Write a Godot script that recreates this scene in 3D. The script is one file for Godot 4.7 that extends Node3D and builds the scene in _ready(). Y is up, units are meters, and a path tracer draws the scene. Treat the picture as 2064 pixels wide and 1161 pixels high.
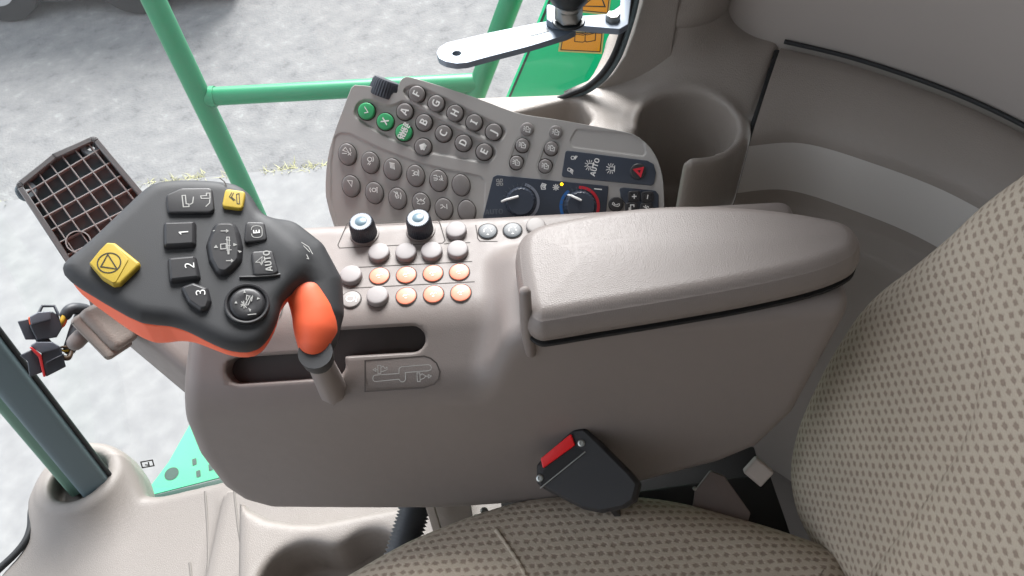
extends Node3D

var mats := {}
var used := {}


func _ready() -> void:
	set_view_and_light()
	make_materials()
	build_outside()
	build_cab_shell()
	build_rear_corner()
	build_floor()
	build_seat()
	build_console()
	build_keypad()
	build_lever()
	build_front_bits()
	build_mount()
	build_buckle()


# ---------------------------------------------------------------- camera, sky, light
func set_view_and_light() -> void:
	var cam := Camera3D.new()
	cam.name = "camera"
	cam.transform = Transform3D(Vector3(0.9985, -0.0348, 0.0414), Vector3(0.0541, 0.6418, -0.7649), Vector3(-0.0000, 0.7660, 0.6428), Vector3(0.0551, 1.1563, 0.4316))
	cam.fov = 40.822
	cam.near = 0.01
	cam.far = 200.0
	add_child(cam)
	cam.current = true
	var sky := Sky.new()
	var ps := ProceduralSkyMaterial.new()
	ps.sky_top_color = Color(0.86, 0.90, 0.95)
	ps.sky_horizon_color = Color(0.93, 0.94, 0.95)
	ps.sky_curve = 0.2
	ps.ground_horizon_color = Color(0.7, 0.7, 0.7)
	ps.ground_bottom_color = Color(0.45, 0.45, 0.45)
	ps.sky_energy_multiplier = 1.0
	sky.sky_material = ps
	var env := Environment.new()
	env.background_mode = Environment.BG_SKY
	env.sky = sky
	env.background_energy_multiplier = 0.33
	env.tonemap_mode = Environment.TONE_MAPPER_LINEAR
	env.tonemap_exposure = 7.7
	env.sdfgi_enabled = true
	env.ssao_enabled = true
	env.ssil_enabled = true
	var we := WorldEnvironment.new()
	we.name = "environment"
	we.environment = env
	add_child(we)
	var sun := DirectionalLight3D.new()
	sun.name = "sun"
	sun.light_energy = 0.5
	sun.light_color = Color(1.0, 0.998, 0.995)
	sun.light_angular_distance = 38.0
	sun.shadow_enabled = true
	sun.transform = Transform3D(Basis.looking_at(Vector3(-0.10, -0.71, 0.69).normalized(), Vector3.UP), Vector3.ZERO)
	add_child(sun)


# ---------------------------------------------------------------- naming helpers
func numbered(called: String) -> String:
	if not used.has(called):
		used[called] = 0
		return called
	used[called] += 1
	return "%s_%03d" % [called, used[called]]


func tag(o: Node, label: String, category: String, group := "") -> Node:
	o.set_meta("label", label)
	o.set_meta("category", category)
	if group:
		o.set_meta("group", group)
	return o


func thing(called: String, label: String, category: String, xf := Transform3D.IDENTITY, group := "") -> Node3D:
	var o := Node3D.new()
	o.name = numbered(called)
	add_child(o)
	o.transform = xf
	tag(o, label, category, group)
	return o


func struct(called: String, mesh: Mesh, mat: String, xf := Transform3D.IDENTITY) -> MeshInstance3D:
	var o := part(self, numbered(called), mesh, mat, xf)
	o.set_meta("kind", "structure")
	return o


func world_of(o: Node) -> Transform3D:
	var t := Transform3D.IDENTITY
	while o is Node3D and o != self:
		t = (o as Node3D).transform * t
		o = o.get_parent()
	return t


# the mesh is given in the scene's own axes (or placed there by xf) and hung under its parent
func part(parent: Node, called: String, mesh: Mesh, mat: String, xf := Transform3D.IDENTITY, label := "") -> MeshInstance3D:
	var o := MeshInstance3D.new()
	var n := called
	if parent != self:
		var k := 0
		while parent.has_node(n):
			k += 1
			n = "%s_%03d" % [called, k]
	o.name = n
	o.mesh = mesh
	o.material_override = mats[mat]
	o.transform = world_of(parent).affine_inverse() * xf
	if label:
		o.set_meta("label", label)
	parent.add_child(o, true)
	return o


# ---------------------------------------------------------------- small geometry helpers
# outlines are written in millimetres, "x,y x,y ...", several split by "|"; a leading c closes a line
func pl(s: String, k := 0.001) -> Array:
	var out := []
	for one in s.split("|", false):
		var t := one.strip_edges()
		var closed := t.begins_with("c ")
		if closed:
			t = t.substr(2)
		var p := PackedVector2Array()
		for q in t.split(" ", false):
			var xy := q.split(",")
			p.append(Vector2(xy[0].to_float(), xy[1].to_float()) * k)
		if closed:
			p.append(p[0])
		out.append(p)
	return out


func o1(s: String) -> PackedVector2Array:
	return pl(s)[0]


func p1(s: String) -> Vector2:
	return pl(s)[0][0]


func at(p: Vector2, z := 0.0, up := Vector2(0, 1), k := 1.0) -> Transform3D:
	var u := up.normalized()
	return Transform3D(Basis(Vector3(u.y, -u.x, 0) * k, Vector3(u.x, u.y, 0) * k, Vector3(0, 0, k)), Vector3(p.x, p.y, z))


func move(v: Vector3) -> Transform3D:
	return Transform3D(Basis.IDENTITY, v)


func facing(origin: Vector3, n: Vector3, up := Vector3.UP) -> Transform3D:
	var z := n.normalized()
	var x := up.cross(z).normalized()
	return Transform3D(Basis(x, z.cross(x), z), origin)


func ccw(p: PackedVector2Array) -> PackedVector2Array:
	var q := p.duplicate()
	if Geometry2D.is_polygon_clockwise(q):
		q.reverse()
	return q


func spline(p: PackedVector2Array, closed := true, sub := 6) -> PackedVector2Array:
	var out := PackedVector2Array()
	var n := p.size()
	for i in (n if closed else n - 1):
		var a := p[(i - 1 + n) % n] if closed else p[maxi(i - 1, 0)]
		var b := p[i]
		var c := p[(i + 1) % n]
		var d := p[(i + 2) % n] if closed else p[mini(i + 2, n - 1)]
		for k in sub:
			out.append(b.cubic_interpolate(c, a, d, float(k) / sub))
	if not closed:
		out.append(p[n - 1])
	return out


func round_poly(p: PackedVector2Array, r: float, seg := 5) -> PackedVector2Array:
	var out := PackedVector2Array()
	var n := p.size()
	for i in n:
		var b := p[i]
		var u := p[(i - 1 + n) % n] - b
		var v := p[(i + 1) % n] - b
		var half := absf(u.angle_to(v)) * 0.5
		var d := minf(r / tan(maxf(half, 0.05)), 0.49 * minf(u.length(), v.length()))
		var s := b + u.normalized() * d
		var e := b + v.normalized() * d
		for k in seg + 1:
			var t := float(k) / seg
			out.append(s.lerp(b, t).lerp(b.lerp(e, t), t))
	return out


func rect(w: float, h: float, r: float, seg := 4) -> PackedVector2Array:
	return round_poly(PackedVector2Array([Vector2(-w, -h) / 2, Vector2(w, -h) / 2, Vector2(w, h) / 2, Vector2(-w, h) / 2]), r, seg)


func oval(rx: float, ry: float, seg := 28, turn := 0.0) -> PackedVector2Array:
	var out := PackedVector2Array()
	for i in seg:
		out.append(Vector2(cos(TAU * i / seg) * rx, sin(TAU * i / seg) * ry).rotated(turn))
	return out


func stadium(a: Vector2, b: Vector2, r: float, seg := 10) -> PackedVector2Array:
	var out := PackedVector2Array()
	var ang := (b - a).angle()
	for k in seg + 1:
		out.append(b + Vector2(r, 0).rotated(ang - PI / 2 + PI * k / seg))
	for k in seg + 1:
		out.append(a + Vector2(r, 0).rotated(ang + PI / 2 + PI * k / seg))
	return out


func inset(p: PackedVector2Array, d: float) -> PackedVector2Array:
	var out := PackedVector2Array()
	var n := p.size()
	for i in n:
		var a := (p[i] - p[(i - 1 + n) % n]).normalized()
		var b := (p[(i + 1) % n] - p[i]).normalized()
		var t := (a + b).normalized()
		var m := Vector2(-t.y, t.x)
		var c := maxf(0.5, m.dot(Vector2(-a.y, a.x)))
		out.append(p[i] + m * d / c)
	return out


# an outline in x-y carried up through rings of [inset, z]; the last ring is capped
func pillow(outline: PackedVector2Array, rings: Array, bottom := true) -> ArrayMesh:
	var o := ccw(outline)
	var n := o.size()
	var st := SurfaceTool.new()
	st.begin(Mesh.PRIMITIVE_TRIANGLES)
	st.set_smooth_group(1)
	var layers := []
	for r in rings:
		layers.append(inset(o, r[0]))
	for j in rings.size() - 1:
		var z0: float = rings[j][1]
		var z1: float = rings[j + 1][1]
		var A: PackedVector2Array = layers[j]
		var B: PackedVector2Array = layers[j + 1]
		for i in n:
			var k := (i + 1) % n
			var a := Vector3(A[i].x, A[i].y, z0)
			var b := Vector3(A[k].x, A[k].y, z0)
			var c := Vector3(B[k].x, B[k].y, z1)
			var d := Vector3(B[i].x, B[i].y, z1)
			for v in [a, d, c, a, c, b]:
				st.set_uv(Vector2(v.x, v.y))
				st.add_vertex(v)
	var soft: bool = rings.size() > 2 and absf(rings[-1][1] - rings[-2][1]) < 0.5 * absf(rings[-1][0] - rings[-2][0])
	st.set_smooth_group(1 if soft else -1)
	cap(st, layers[-1], rings[-1][1], true)
	if bottom:
		st.set_smooth_group(-1)
		cap(st, layers[0], rings[0][1], false)
	st.generate_normals()
	st.index()
	return st.commit()


func cap(st: SurfaceTool, p: PackedVector2Array, z: float, up: bool) -> void:
	var t := Geometry2D.triangulate_polygon(p)
	for i in range(0, t.size(), 3):
		var tri := [p[t[i]], p[t[i + 1]], p[t[i + 2]]]
		var area: float = (tri[1] - tri[0]).cross(tri[2] - tri[0])
		if (area > 0) == up:
			tri.reverse()
		for q in tri:
			st.set_uv(q)
			st.add_vertex(Vector3(q.x, q.y, z))


func bevel_rings(h: float, b: float, z0 := 0.0, seg := 3) -> Array:
	var out := [[0.0, z0], [0.0, z0 + h - b]]
	for k in range(1, seg + 1):
		var a := PI / 2 * k / seg
		out.append([b * (1 - cos(a)), z0 + h - b + b * sin(a)])
	return out


func slab(outline: PackedVector2Array, h: float, b: float, z0 := 0.0, seg := 3) -> ArrayMesh:
	return pillow(outline, bevel_rings(h, b, z0, seg))


func dome_rings(h: float, b: float, dome: float, r: float, z0 := 0.0) -> Array:
	var out := bevel_rings(h, b, z0, 3)
	for k in range(1, 4):
		var t := k / 4.0
		out.append([b + (r - b) * t, z0 + h + dome * (1 - (1 - t) * (1 - t))])
	return out


func bar(a: Vector3, b: Vector3, w: float, h: float, bev := 0.002, up := Vector3.UP) -> ArrayMesh:
	# a box with rounded long edges, from a to b
	var m := slab(rect(w, h, bev), a.distance_to(b), bev * 0.5)
	var st := SurfaceTool.new()
	st.append_from(m, 0, facing(a, b - a, up if absf((b - a).normalized().dot(up)) < 0.95 else Vector3.RIGHT))
	return st.commit()


func lathe(profile: PackedVector2Array, seg := 32, ribs := 0, rib_depth := 0.0) -> ArrayMesh:
	var st := SurfaceTool.new()
	st.begin(Mesh.PRIMITIVE_TRIANGLES)
	var g := 1
	for j in profile.size() - 1:
		if j > 0:
			var u := profile[j] - profile[j - 1]
			var v := profile[j + 1] - profile[j]
			if absf(u.angle_to(v)) > 0.75:
				g += 1
		st.set_smooth_group(g)
		for i in seg:
			var q := []
			for c in [[j, i], [j + 1, i], [j + 1, i + 1], [j, i + 1]]:
				var a: float = TAU * c[1] / seg
				var r: float = profile[c[0]].x
				if ribs > 0 and r > 0.0:
					r -= rib_depth * (0.5 + 0.5 * signf(sin(a * ribs + 0.001)))
				q.append(Vector3(r * cos(a), r * sin(a), profile[c[0]].y))
			if profile[j + 1].x > 1e-6:
				for v in [q[0], q[1], q[2]]:
					st.add_vertex(v)
			if profile[j].x > 1e-6:
				for v in [q[0], q[2], q[3]]:
					st.add_vertex(v)
	st.generate_normals()
	st.index()
	return st.commit()


func tube(pts: PackedVector3Array, radii: Variant, seg := 12, round_ends := false) -> ArrayMesh:
	var P := pts.duplicate()
	var rr := PackedFloat32Array()
	for i in P.size():
		rr.append(radii if radii is float else radii[i])
	if round_ends:
		var a := P[0]
		var da := (P[0] - P[1]).normalized()
		var ra := rr[0]
		var b := P[-1]
		var db := (P[-1] - P[-2]).normalized()
		var rb := rr[-1]
		for k in [1, 2, 3]:
			var t: float = PI / 2 * k / 3.0
			P.insert(0, a + da * ra * sin(t))
			rr.insert(0, maxf(ra * cos(t), 1e-4))
			P.append(b + db * rb * sin(t))
			rr.append(maxf(rb * cos(t), 1e-4))
	var st := SurfaceTool.new()
	st.begin(Mesh.PRIMITIVE_TRIANGLES)
	st.set_smooth_group(1)
	var n := P.size()
	var rings := []
	var ref := Vector3.UP
	for i in n:
		var t := (P[mini(i + 1, n - 1)] - P[maxi(i - 1, 0)]).normalized()
		if i == 0 and absf(t.dot(ref)) > 0.9:
			ref = Vector3.RIGHT
		var x := (ref - t * ref.dot(t)).normalized()
		ref = x
		var y := t.cross(x)
		var ring := PackedVector3Array()
		for k in seg:
			var a := TAU * k / seg
			ring.append(P[i] + (x * cos(a) + y * sin(a)) * rr[i])
		rings.append(ring)
	for i in n - 1:
		for k in seg:
			var m := (k + 1) % seg
			var a: Vector3 = rings[i][k]
			var b: Vector3 = rings[i][m]
			var c: Vector3 = rings[i + 1][m]
			var d: Vector3 = rings[i + 1][k]
			for v in [a, d, c, a, c, b]:
				st.add_vertex(v)
	st.set_smooth_group(-1)
	for k in range(1, seg - 1):
		for v in [rings[0][0], rings[0][k], rings[0][k + 1]]:
			st.add_vertex(v)
		for v in [rings[n - 1][0], rings[n - 1][k + 1], rings[n - 1][k]]:
			st.add_vertex(v)
	st.generate_normals()
	st.index()
	return st.commit()


func curve3(pts: Array, sub := 8) -> PackedVector3Array:
	var out := PackedVector3Array()
	var n := pts.size()
	for i in n - 1:
		for k in sub:
			out.append((pts[i] as Vector3).cubic_interpolate(pts[i + 1], pts[maxi(i - 1, 0)], pts[mini(i + 2, n - 1)], float(k) / sub))
	out.append(pts[n - 1])
	return out


# flat printed or moulded lines of width w lying in x-y
func lines(s: Variant, w: float, k := 0.001, h := 0.00012) -> ArrayMesh:
	var st := SurfaceTool.new()
	st.begin(Mesh.PRIMITIVE_TRIANGLES)
	st.set_smooth_group(-1)
	for p: PackedVector2Array in (pl(s, k) if s is String else s):
		var n := p.size()
		var closed := n > 2 and p[0].distance_to(p[n - 1]) < 1e-6
		var L := PackedVector2Array()
		var Rr := PackedVector2Array()
		for i in n:
			var a := p[i] - p[i - 1] if i > 0 else (p[0] - p[n - 2] if closed else p[1] - p[0])
			var b := p[i + 1] - p[i] if i < n - 1 else (p[1] - p[0] if closed else p[n - 1] - p[n - 2])
			a = a.normalized()
			b = b.normalized()
			var t := (a + b).normalized() if (a + b).length() > 0.2 else b
			var m := Vector2(-t.y, t.x)
			var c := maxf(0.5, m.dot(Vector2(-b.y, b.x)))
			var e := Vector2.ZERO
			if not closed and i == 0:
				e = -b * w * 0.4
			if not closed and i == n - 1:
				e = a * w * 0.4
			L.append(p[i] + e + m * w * 0.5 / c)
			Rr.append(p[i] + e - m * w * 0.5 / c)
		for i in n - 1:
			for v in [L[i], L[i + 1], Rr[i + 1], L[i], Rr[i + 1], Rr[i]]:
				st.add_vertex(Vector3(v.x, v.y, h))
	st.generate_normals()
	return st.commit()


func patch(p: PackedVector2Array, h := 0.00012) -> ArrayMesh:
	var st := SurfaceTool.new()
	st.begin(Mesh.PRIMITIVE_TRIANGLES)
	st.set_smooth_group(-1)
	cap(st, ccw(p), h, true)
	st.generate_normals()
	return st.commit()


func word(t: String, height: float, bold := true) -> TextMesh:
	var m := TextMesh.new()
	var f := SystemFont.new()
	f.font_names = PackedStringArray(["Droid Sans"])
	f.font_weight = 700 if bold else 400
	m.font = f
	m.text = t
	m.font_size = 64
	m.pixel_size = height / 46.0
	m.depth = 0.0002
	m.curve_step = 2.0
	return m


func join(list: Array) -> ArrayMesh:
	# [mesh, transform] pairs in one mesh
	var st := SurfaceTool.new()
	for e in list:
		st.append_from(e[0], 0, e[1] if e.size() > 1 else Transform3D.IDENTITY)
	return st.commit()


# ---------------------------------------------------------------- smooth solids from a distance function
func smax(a: float, b: float, k: float) -> float:
	var h := maxf(k - absf(a - b), 0.0)
	return maxf(a, b) + h * h * 0.25 / k


func smin(a: float, b: float, k: float) -> float:
	var h := maxf(k - absf(a - b), 0.0)
	return minf(a, b) - h * h * 0.25 / k


func capsule(p: Vector3, a: Vector3, b: Vector3, ra: float, rb: float) -> float:
	var ab := b - a
	var t := clampf((p - a).dot(ab) / ab.length_squared(), 0.0, 1.0)
	return p.distance_to(a + ab * t) - lerpf(ra, rb, t)


func poly_distance(p: Vector2, o: PackedVector2Array) -> float:
	var d := 1e9
	var inside := false
	var n := o.size()
	var b := o[n - 1]
	for i in n:
		var a := o[i]
		var e := b - a
		var w := p - a
		d = minf(d, (w - e * clampf(w.dot(e) / e.length_squared(), 0.0, 1.0)).length_squared())
		if (a.y > p.y) != (b.y > p.y) and p.x < e.x * (p.y - a.y) / e.y + a.x:
			inside = not inside
		b = a
	return -sqrt(d) if inside else sqrt(d)


# surface nets: one vertex in each cell that the surface crosses
func solid(f: Callable, lo: Vector3, hi: Vector3, h: float) -> ArrayMesh:
	var size := (hi - lo) / h
	var levels := int(ceil(log(maxf(size.x, maxf(size.y, size.z))) / log(2.0)))
	var W := (1 << levels) + 1
	var WW := W * W
	var corner := {}
	var verts := PackedVector3Array()
	var norms := PackedVector3Array()
	var cell_of := {}
	var cells := []
	var stack := [[0, 0, 0, levels]]
	var nx := int(ceil(size.x))
	var ny := int(ceil(size.y))
	var nz := int(ceil(size.z))
	while not stack.is_empty():
		var c: Array = stack.pop_back()
		var s: int = 1 << c[3]
		if c[0] >= nx or c[1] >= ny or c[2] >= nz:
			continue
		if c[3] > 0:
			var mid := lo + Vector3(c[0] + s * 0.5, c[1] + s * 0.5, c[2] + s * 0.5) * h
			if absf(f.call(mid)) > s * h * 0.9 + h * 0.5:
				continue
			var k: int = s >> 1
			for dx in [0, k]:
				for dy in [0, k]:
					for dz in [0, k]:
						stack.append([c[0] + dx, c[1] + dy, c[2] + dz, c[3] - 1])
			continue
		var base: int = c[0] + c[1] * W + c[2] * WW
		var v := PackedFloat32Array()
		var neg := 0
		for i in 8:
			var dx := i & 1
			var dy := (i >> 1) & 1
			var dz := i >> 2
			var key := base + dx + dy * W + dz * WW
			var val: float
			if corner.has(key):
				val = corner[key]
			else:
				val = f.call(lo + Vector3(c[0] + dx, c[1] + dy, c[2] + dz) * h)
				corner[key] = val
			v.append(val)
			if val < 0.0:
				neg += 1
		if neg == 0 or neg == 8:
			continue
		var sum := Vector3.ZERO
		var cnt := 0
		for i in 8:
			for bit in [1, 2, 4]:
				var j: int = i | bit
				if j != i and (v[i] < 0.0) != (v[j] < 0.0):
					var t := v[i] / (v[i] - v[j])
					sum += Vector3(i & 1, (i >> 1) & 1, i >> 2).lerp(Vector3(j & 1, (j >> 1) & 1, j >> 2), t)
					cnt += 1
		var p := lo + (Vector3(c[0], c[1], c[2]) + sum / cnt) * h
		var g := gradient(f, p, h * 0.3)
		p -= g * clampf(f.call(p), -h * 0.5, h * 0.5)
		cell_of[base] = verts.size()
		cells.append(base)
		verts.append(p)
		norms.append(gradient(f, p, h * 0.35))
	var idx := PackedInt32Array()
	for base: int in cells:
		# the three edges that leave the cell's own corner
		var v0: float = corner[base]
		for axis in 3:
			var step: int = [1, W, WW][axis]
			var b1: int = [W, WW, 1][axis]
			var b2: int = [WW, 1, W][axis]
			var v1: float = corner[base + step]
			if (v0 < 0.0) == (v1 < 0.0):
				continue
			if not (cell_of.has(base - b1) and cell_of.has(base - b2) and cell_of.has(base - b1 - b2)):
				continue
			var q := [cell_of[base], cell_of[base - b1], cell_of[base - b1 - b2], cell_of[base - b2]]
			if v0 < 0.0:
				q.reverse()
			idx.append_array(PackedInt32Array([q[0], q[1], q[2], q[0], q[2], q[3]]))
	var arr := []
	arr.resize(Mesh.ARRAY_MAX)
	arr[Mesh.ARRAY_VERTEX] = verts
	arr[Mesh.ARRAY_NORMAL] = norms
	arr[Mesh.ARRAY_INDEX] = idx
	var m := ArrayMesh.new()
	m.add_surface_from_arrays(Mesh.PRIMITIVE_TRIANGLES, arr)
	return m


func gradient(f: Callable, p: Vector3, e: float) -> Vector3:
	var a := Vector3(1, -1, -1)
	var b := Vector3(-1, -1, 1)
	var c := Vector3(-1, 1, -1)
	var d := Vector3(1, 1, 1)
	return (a * f.call(p + a * e) + b * f.call(p + b * e) + c * f.call(p + c * e) + d * f.call(p + d * e)).normalized()


# ---------------------------------------------------------------- materials
func mat(called: String, c: Color, rough: float, metal := 0.0, spec := 0.5) -> StandardMaterial3D:
	var m := StandardMaterial3D.new()
	m.resource_name = called
	m.albedo_color = c
	m.roughness = rough
	m.metallic = metal
	m.metallic_specular = spec
	mats[called] = m
	return m


func grain(m: StandardMaterial3D, tex: Texture2D, per_metre: float, strength: float, rough_tex: Texture2D = null) -> void:
	m.uv1_triplanar = true
	m.uv1_scale = Vector3.ONE * per_metre
	m.normal_enabled = true
	m.normal_texture = tex
	m.normal_scale = strength
	if rough_tex:
		m.roughness_texture = rough_tex


func noise_tex(kind: int, freq: float, octaves: int, size := 512, normal := true, bump := 4.0, ramp: Gradient = null, sd := 1, cellular := -1) -> NoiseTexture2D:
	var n := FastNoiseLite.new()
	n.seed = sd
	n.noise_type = kind as FastNoiseLite.NoiseType
	n.frequency = freq
	n.fractal_octaves = octaves
	n.fractal_gain = 0.66 if octaves > 6 else 0.5
	if cellular >= 0:
		n.cellular_return_type = cellular as FastNoiseLite.CellularReturnType
		n.cellular_jitter = 0.9
	var t := NoiseTexture2D.new()
	t.width = size
	t.height = size
	t.seamless = true
	t.as_normal_map = normal
	t.bump_strength = bump
	if ramp:
		t.color_ramp = ramp
	t.noise = n
	return t


func ramp(stops: Array) -> Gradient:
	var g := Gradient.new()
	var off := PackedFloat32Array()
	var col := PackedColorArray()
	for s in stops:
		off.append(s[0])
		col.append(s[1])
	g.offsets = off
	g.colors = col
	return g


func make_materials() -> void:
	var fine := noise_tex(FastNoiseLite.TYPE_SIMPLEX, 0.09, 2, 512, true, 3.0)
	var leather := noise_tex(FastNoiseLite.TYPE_CELLULAR, 0.045, 1, 512, true, 6.0, null, 4, FastNoiseLite.RETURN_DISTANCE2_SUB)
	var smear := noise_tex(FastNoiseLite.TYPE_SIMPLEX, 0.008, 4, 512, false, 1.0, ramp([[0.0, Color(0.46, 0.46, 0.46)], [1.0, Color(0.58, 0.58, 0.58)]]), 7)
	grain(mat("plastic", Color(0.492, 0.461, 0.447), 0.9), fine, 14.0, 0.15, smear)
	grain(mat("lid_skin", Color(0.49, 0.46, 0.445), 0.46), leather, 26.0, 0.38)
	grain(mat("keypad_plastic", Color(0.61, 0.60, 0.59), 0.52), fine, 18.0, 0.12)
	grain(mat("trim", Color(0.56, 0.53, 0.505), 1.0), fine, 9.0, 0.4, smear)
	grain(mat("floor_trim", Color(0.48, 0.455, 0.435), 1.0), fine, 9.0, 0.4, smear)
	mat("roof_lining", Color(0.74, 0.72, 0.70), 0.9)
	grain(mat("lever_black", Color(0.20, 0.205, 0.215), 0.62), fine, 20.0, 0.12)
	mat("button_black", Color(0.17, 0.17, 0.18), 0.42)
	mat("rubber", Color(0.11, 0.115, 0.125), 0.6)
	mat("knob_black", Color(0.20, 0.215, 0.25), 0.45)
	mat("orange", Color(0.94, 0.40, 0.25), 0.55)
	mat("stem_grey", Color(0.52, 0.49, 0.48), 0.5)
	mat("button_grey", Color(0.55, 0.53, 0.53), 0.5)
	mat("button_flush", Color(0.55, 0.53, 0.52), 0.5)
	mat("button_dark", Color(0.46, 0.445, 0.44), 0.45)
	mat("button_slate", Color(0.27, 0.29, 0.31), 0.4)
	mat("button_orange", Color(0.92, 0.52, 0.41), 0.4)
	mat("button_green", Color(0.22, 0.62, 0.40), 0.45)
	mat("gloss_navy", Color(0.21, 0.235, 0.28), 0.3)
	mat("white_print", Color(0.88, 0.88, 0.87), 0.6)
	mat("grey_print", Color(0.62, 0.62, 0.61), 0.6)
	mat("faint_print", Color(0.32, 0.34, 0.37), 0.6)
	mat("dark_print", Color(0.12, 0.11, 0.06), 0.6)
	mat("groove", Color(0.25, 0.23, 0.22), 0.8)
	mat("blue_print", Color(0.10, 0.36, 0.62), 0.5)
	mat("red_print", Color(0.78, 0.13, 0.20), 0.5)
	mat("silver_ring", Color(0.55, 0.57, 0.62), 0.35, 0.5)
	var led := mat("lit_led", Color(0.9, 0.75, 0.1), 0.4)
	led.emission_enabled = true
	led.emission = Color(1.0, 0.72, 0.05)
	led.emission_energy_multiplier = 0.7
	mat("yellow", Color(0.70, 0.60, 0.20), 0.5)
	mat("sticker_yellow", Color(0.90, 0.60, 0.08), 0.5)
	mat("sticker_border", Color(0.80, 0.74, 0.45), 0.5)
	mat("cap_white", Color(0.50, 0.53, 0.57), 0.4)
	mat("cap_blue", Color(0.36, 0.45, 0.50), 0.35)
	grain(mat("plate_black", Color(0.34, 0.385, 0.41), 0.7), fine, 16.0, 0.3)
	mat("rim_black", Color(0.33, 0.33, 0.335), 0.6)
	mat("rib_grey", Color(0.52, 0.51, 0.51), 0.6)
	mat("connector_top", Color(0.38, 0.40, 0.44), 0.4)
	mat("connector", Color(0.24, 0.255, 0.285), 0.4)
	mat("seal_red", Color(0.75, 0.16, 0.17), 0.55)
	mat("wire_yellow", Color(0.75, 0.60, 0.15), 0.5)
	mat("wire_brown", Color(0.30, 0.22, 0.14), 0.5)
	mat("steel_plate", Color(0.44, 0.48, 0.53), 0.45, 0.25)
	mat("black_steel", Color(0.16, 0.18, 0.19), 0.35, 0.3)
	mat("zinc", Color(0.62, 0.63, 0.62), 0.3, 0.9)
	mat("red_plastic", Color(0.86, 0.05, 0.08), 0.35)
	mat("buckle_black", Color(0.14, 0.14, 0.15), 0.6)
	mat("gate_dark", Color(0.26, 0.24, 0.235), 0.8)
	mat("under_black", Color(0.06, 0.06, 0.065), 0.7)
	mat("pale_bracket", Color(0.62, 0.58, 0.55), 0.6)
	mat("brown_bracket", Color(0.36, 0.31, 0.29), 0.6)
	mat("hose_grey", Color(0.23, 0.24, 0.26), 0.5)
	mat("green_paint", Color(0.0, 0.80, 0.53), 0.35)
	mat("rail_green", Color(0.02, 0.50, 0.33), 0.4)
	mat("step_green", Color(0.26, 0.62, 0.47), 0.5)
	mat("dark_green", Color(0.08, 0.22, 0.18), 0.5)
	mat("pillar_grey", Color(0.36, 0.42, 0.44), 0.55)
	mat("pillar_green", Color(0.42, 0.54, 0.48), 0.55)
	var glass := mat("window_glass", Color(1, 1, 1, 0.04), 0.02)
	glass.transparency = BaseMaterial3D.TRANSPARENCY_ALPHA
	# asphalt: grey and patchy, with stones
	var asphalt := mat("asphalt", Color(1, 1, 1), 0.9)
	asphalt.uv1_triplanar = true
	asphalt.uv1_world_triplanar = true
	asphalt.uv1_scale = Vector3.ONE * 0.42
	asphalt.albedo_texture = noise_tex(FastNoiseLite.TYPE_SIMPLEX, 0.010, 9, 1024, false, 1.0, ramp([[0.0, Color(0.31, 0.31, 0.31)], [0.30, Color(0.385, 0.385, 0.385)], [0.55, Color(0.405, 0.404, 0.401)], [0.75, Color(0.425, 0.423, 0.419)], [1.0, Color(0.50, 0.515, 0.505)]]), 11)
	asphalt.normal_enabled = true
	asphalt.normal_texture = noise_tex(FastNoiseLite.TYPE_SIMPLEX, 0.2, 3, 512, true, 6.0, null, 12)
	asphalt.normal_scale = 0.12
	var slab_m := mat("concrete", Color(1, 1, 1), 0.9)
	slab_m.uv1_triplanar = true
	slab_m.uv1_world_triplanar = true
	slab_m.uv1_scale = Vector3.ONE * 0.6
	slab_m.albedo_texture = noise_tex(FastNoiseLite.TYPE_SIMPLEX, 0.02, 6, 512, false, 1.0, ramp([[0.0, Color(0.425, 0.425, 0.425)], [0.5, Color(0.452, 0.452, 0.45)], [1.0, Color(0.485, 0.485, 0.48)]]), 13)
	mat("grass", Color(0.60, 0.59, 0.44), 0.8)
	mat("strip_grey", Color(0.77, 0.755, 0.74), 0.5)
	mat("wall_panel", Color(0.64, 0.61, 0.59), 0.75)
	mat("floor_rib", Color(0.40, 0.38, 0.36), 0.6)
	mat("tyre", Color(0.10, 0.10, 0.105), 0.85)
	mat("far_dark", Color(0.14, 0.15, 0.15), 0.7)
	mat("far_pale", Color(0.6, 0.6, 0.6), 0.7)
	make_fabric()


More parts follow.
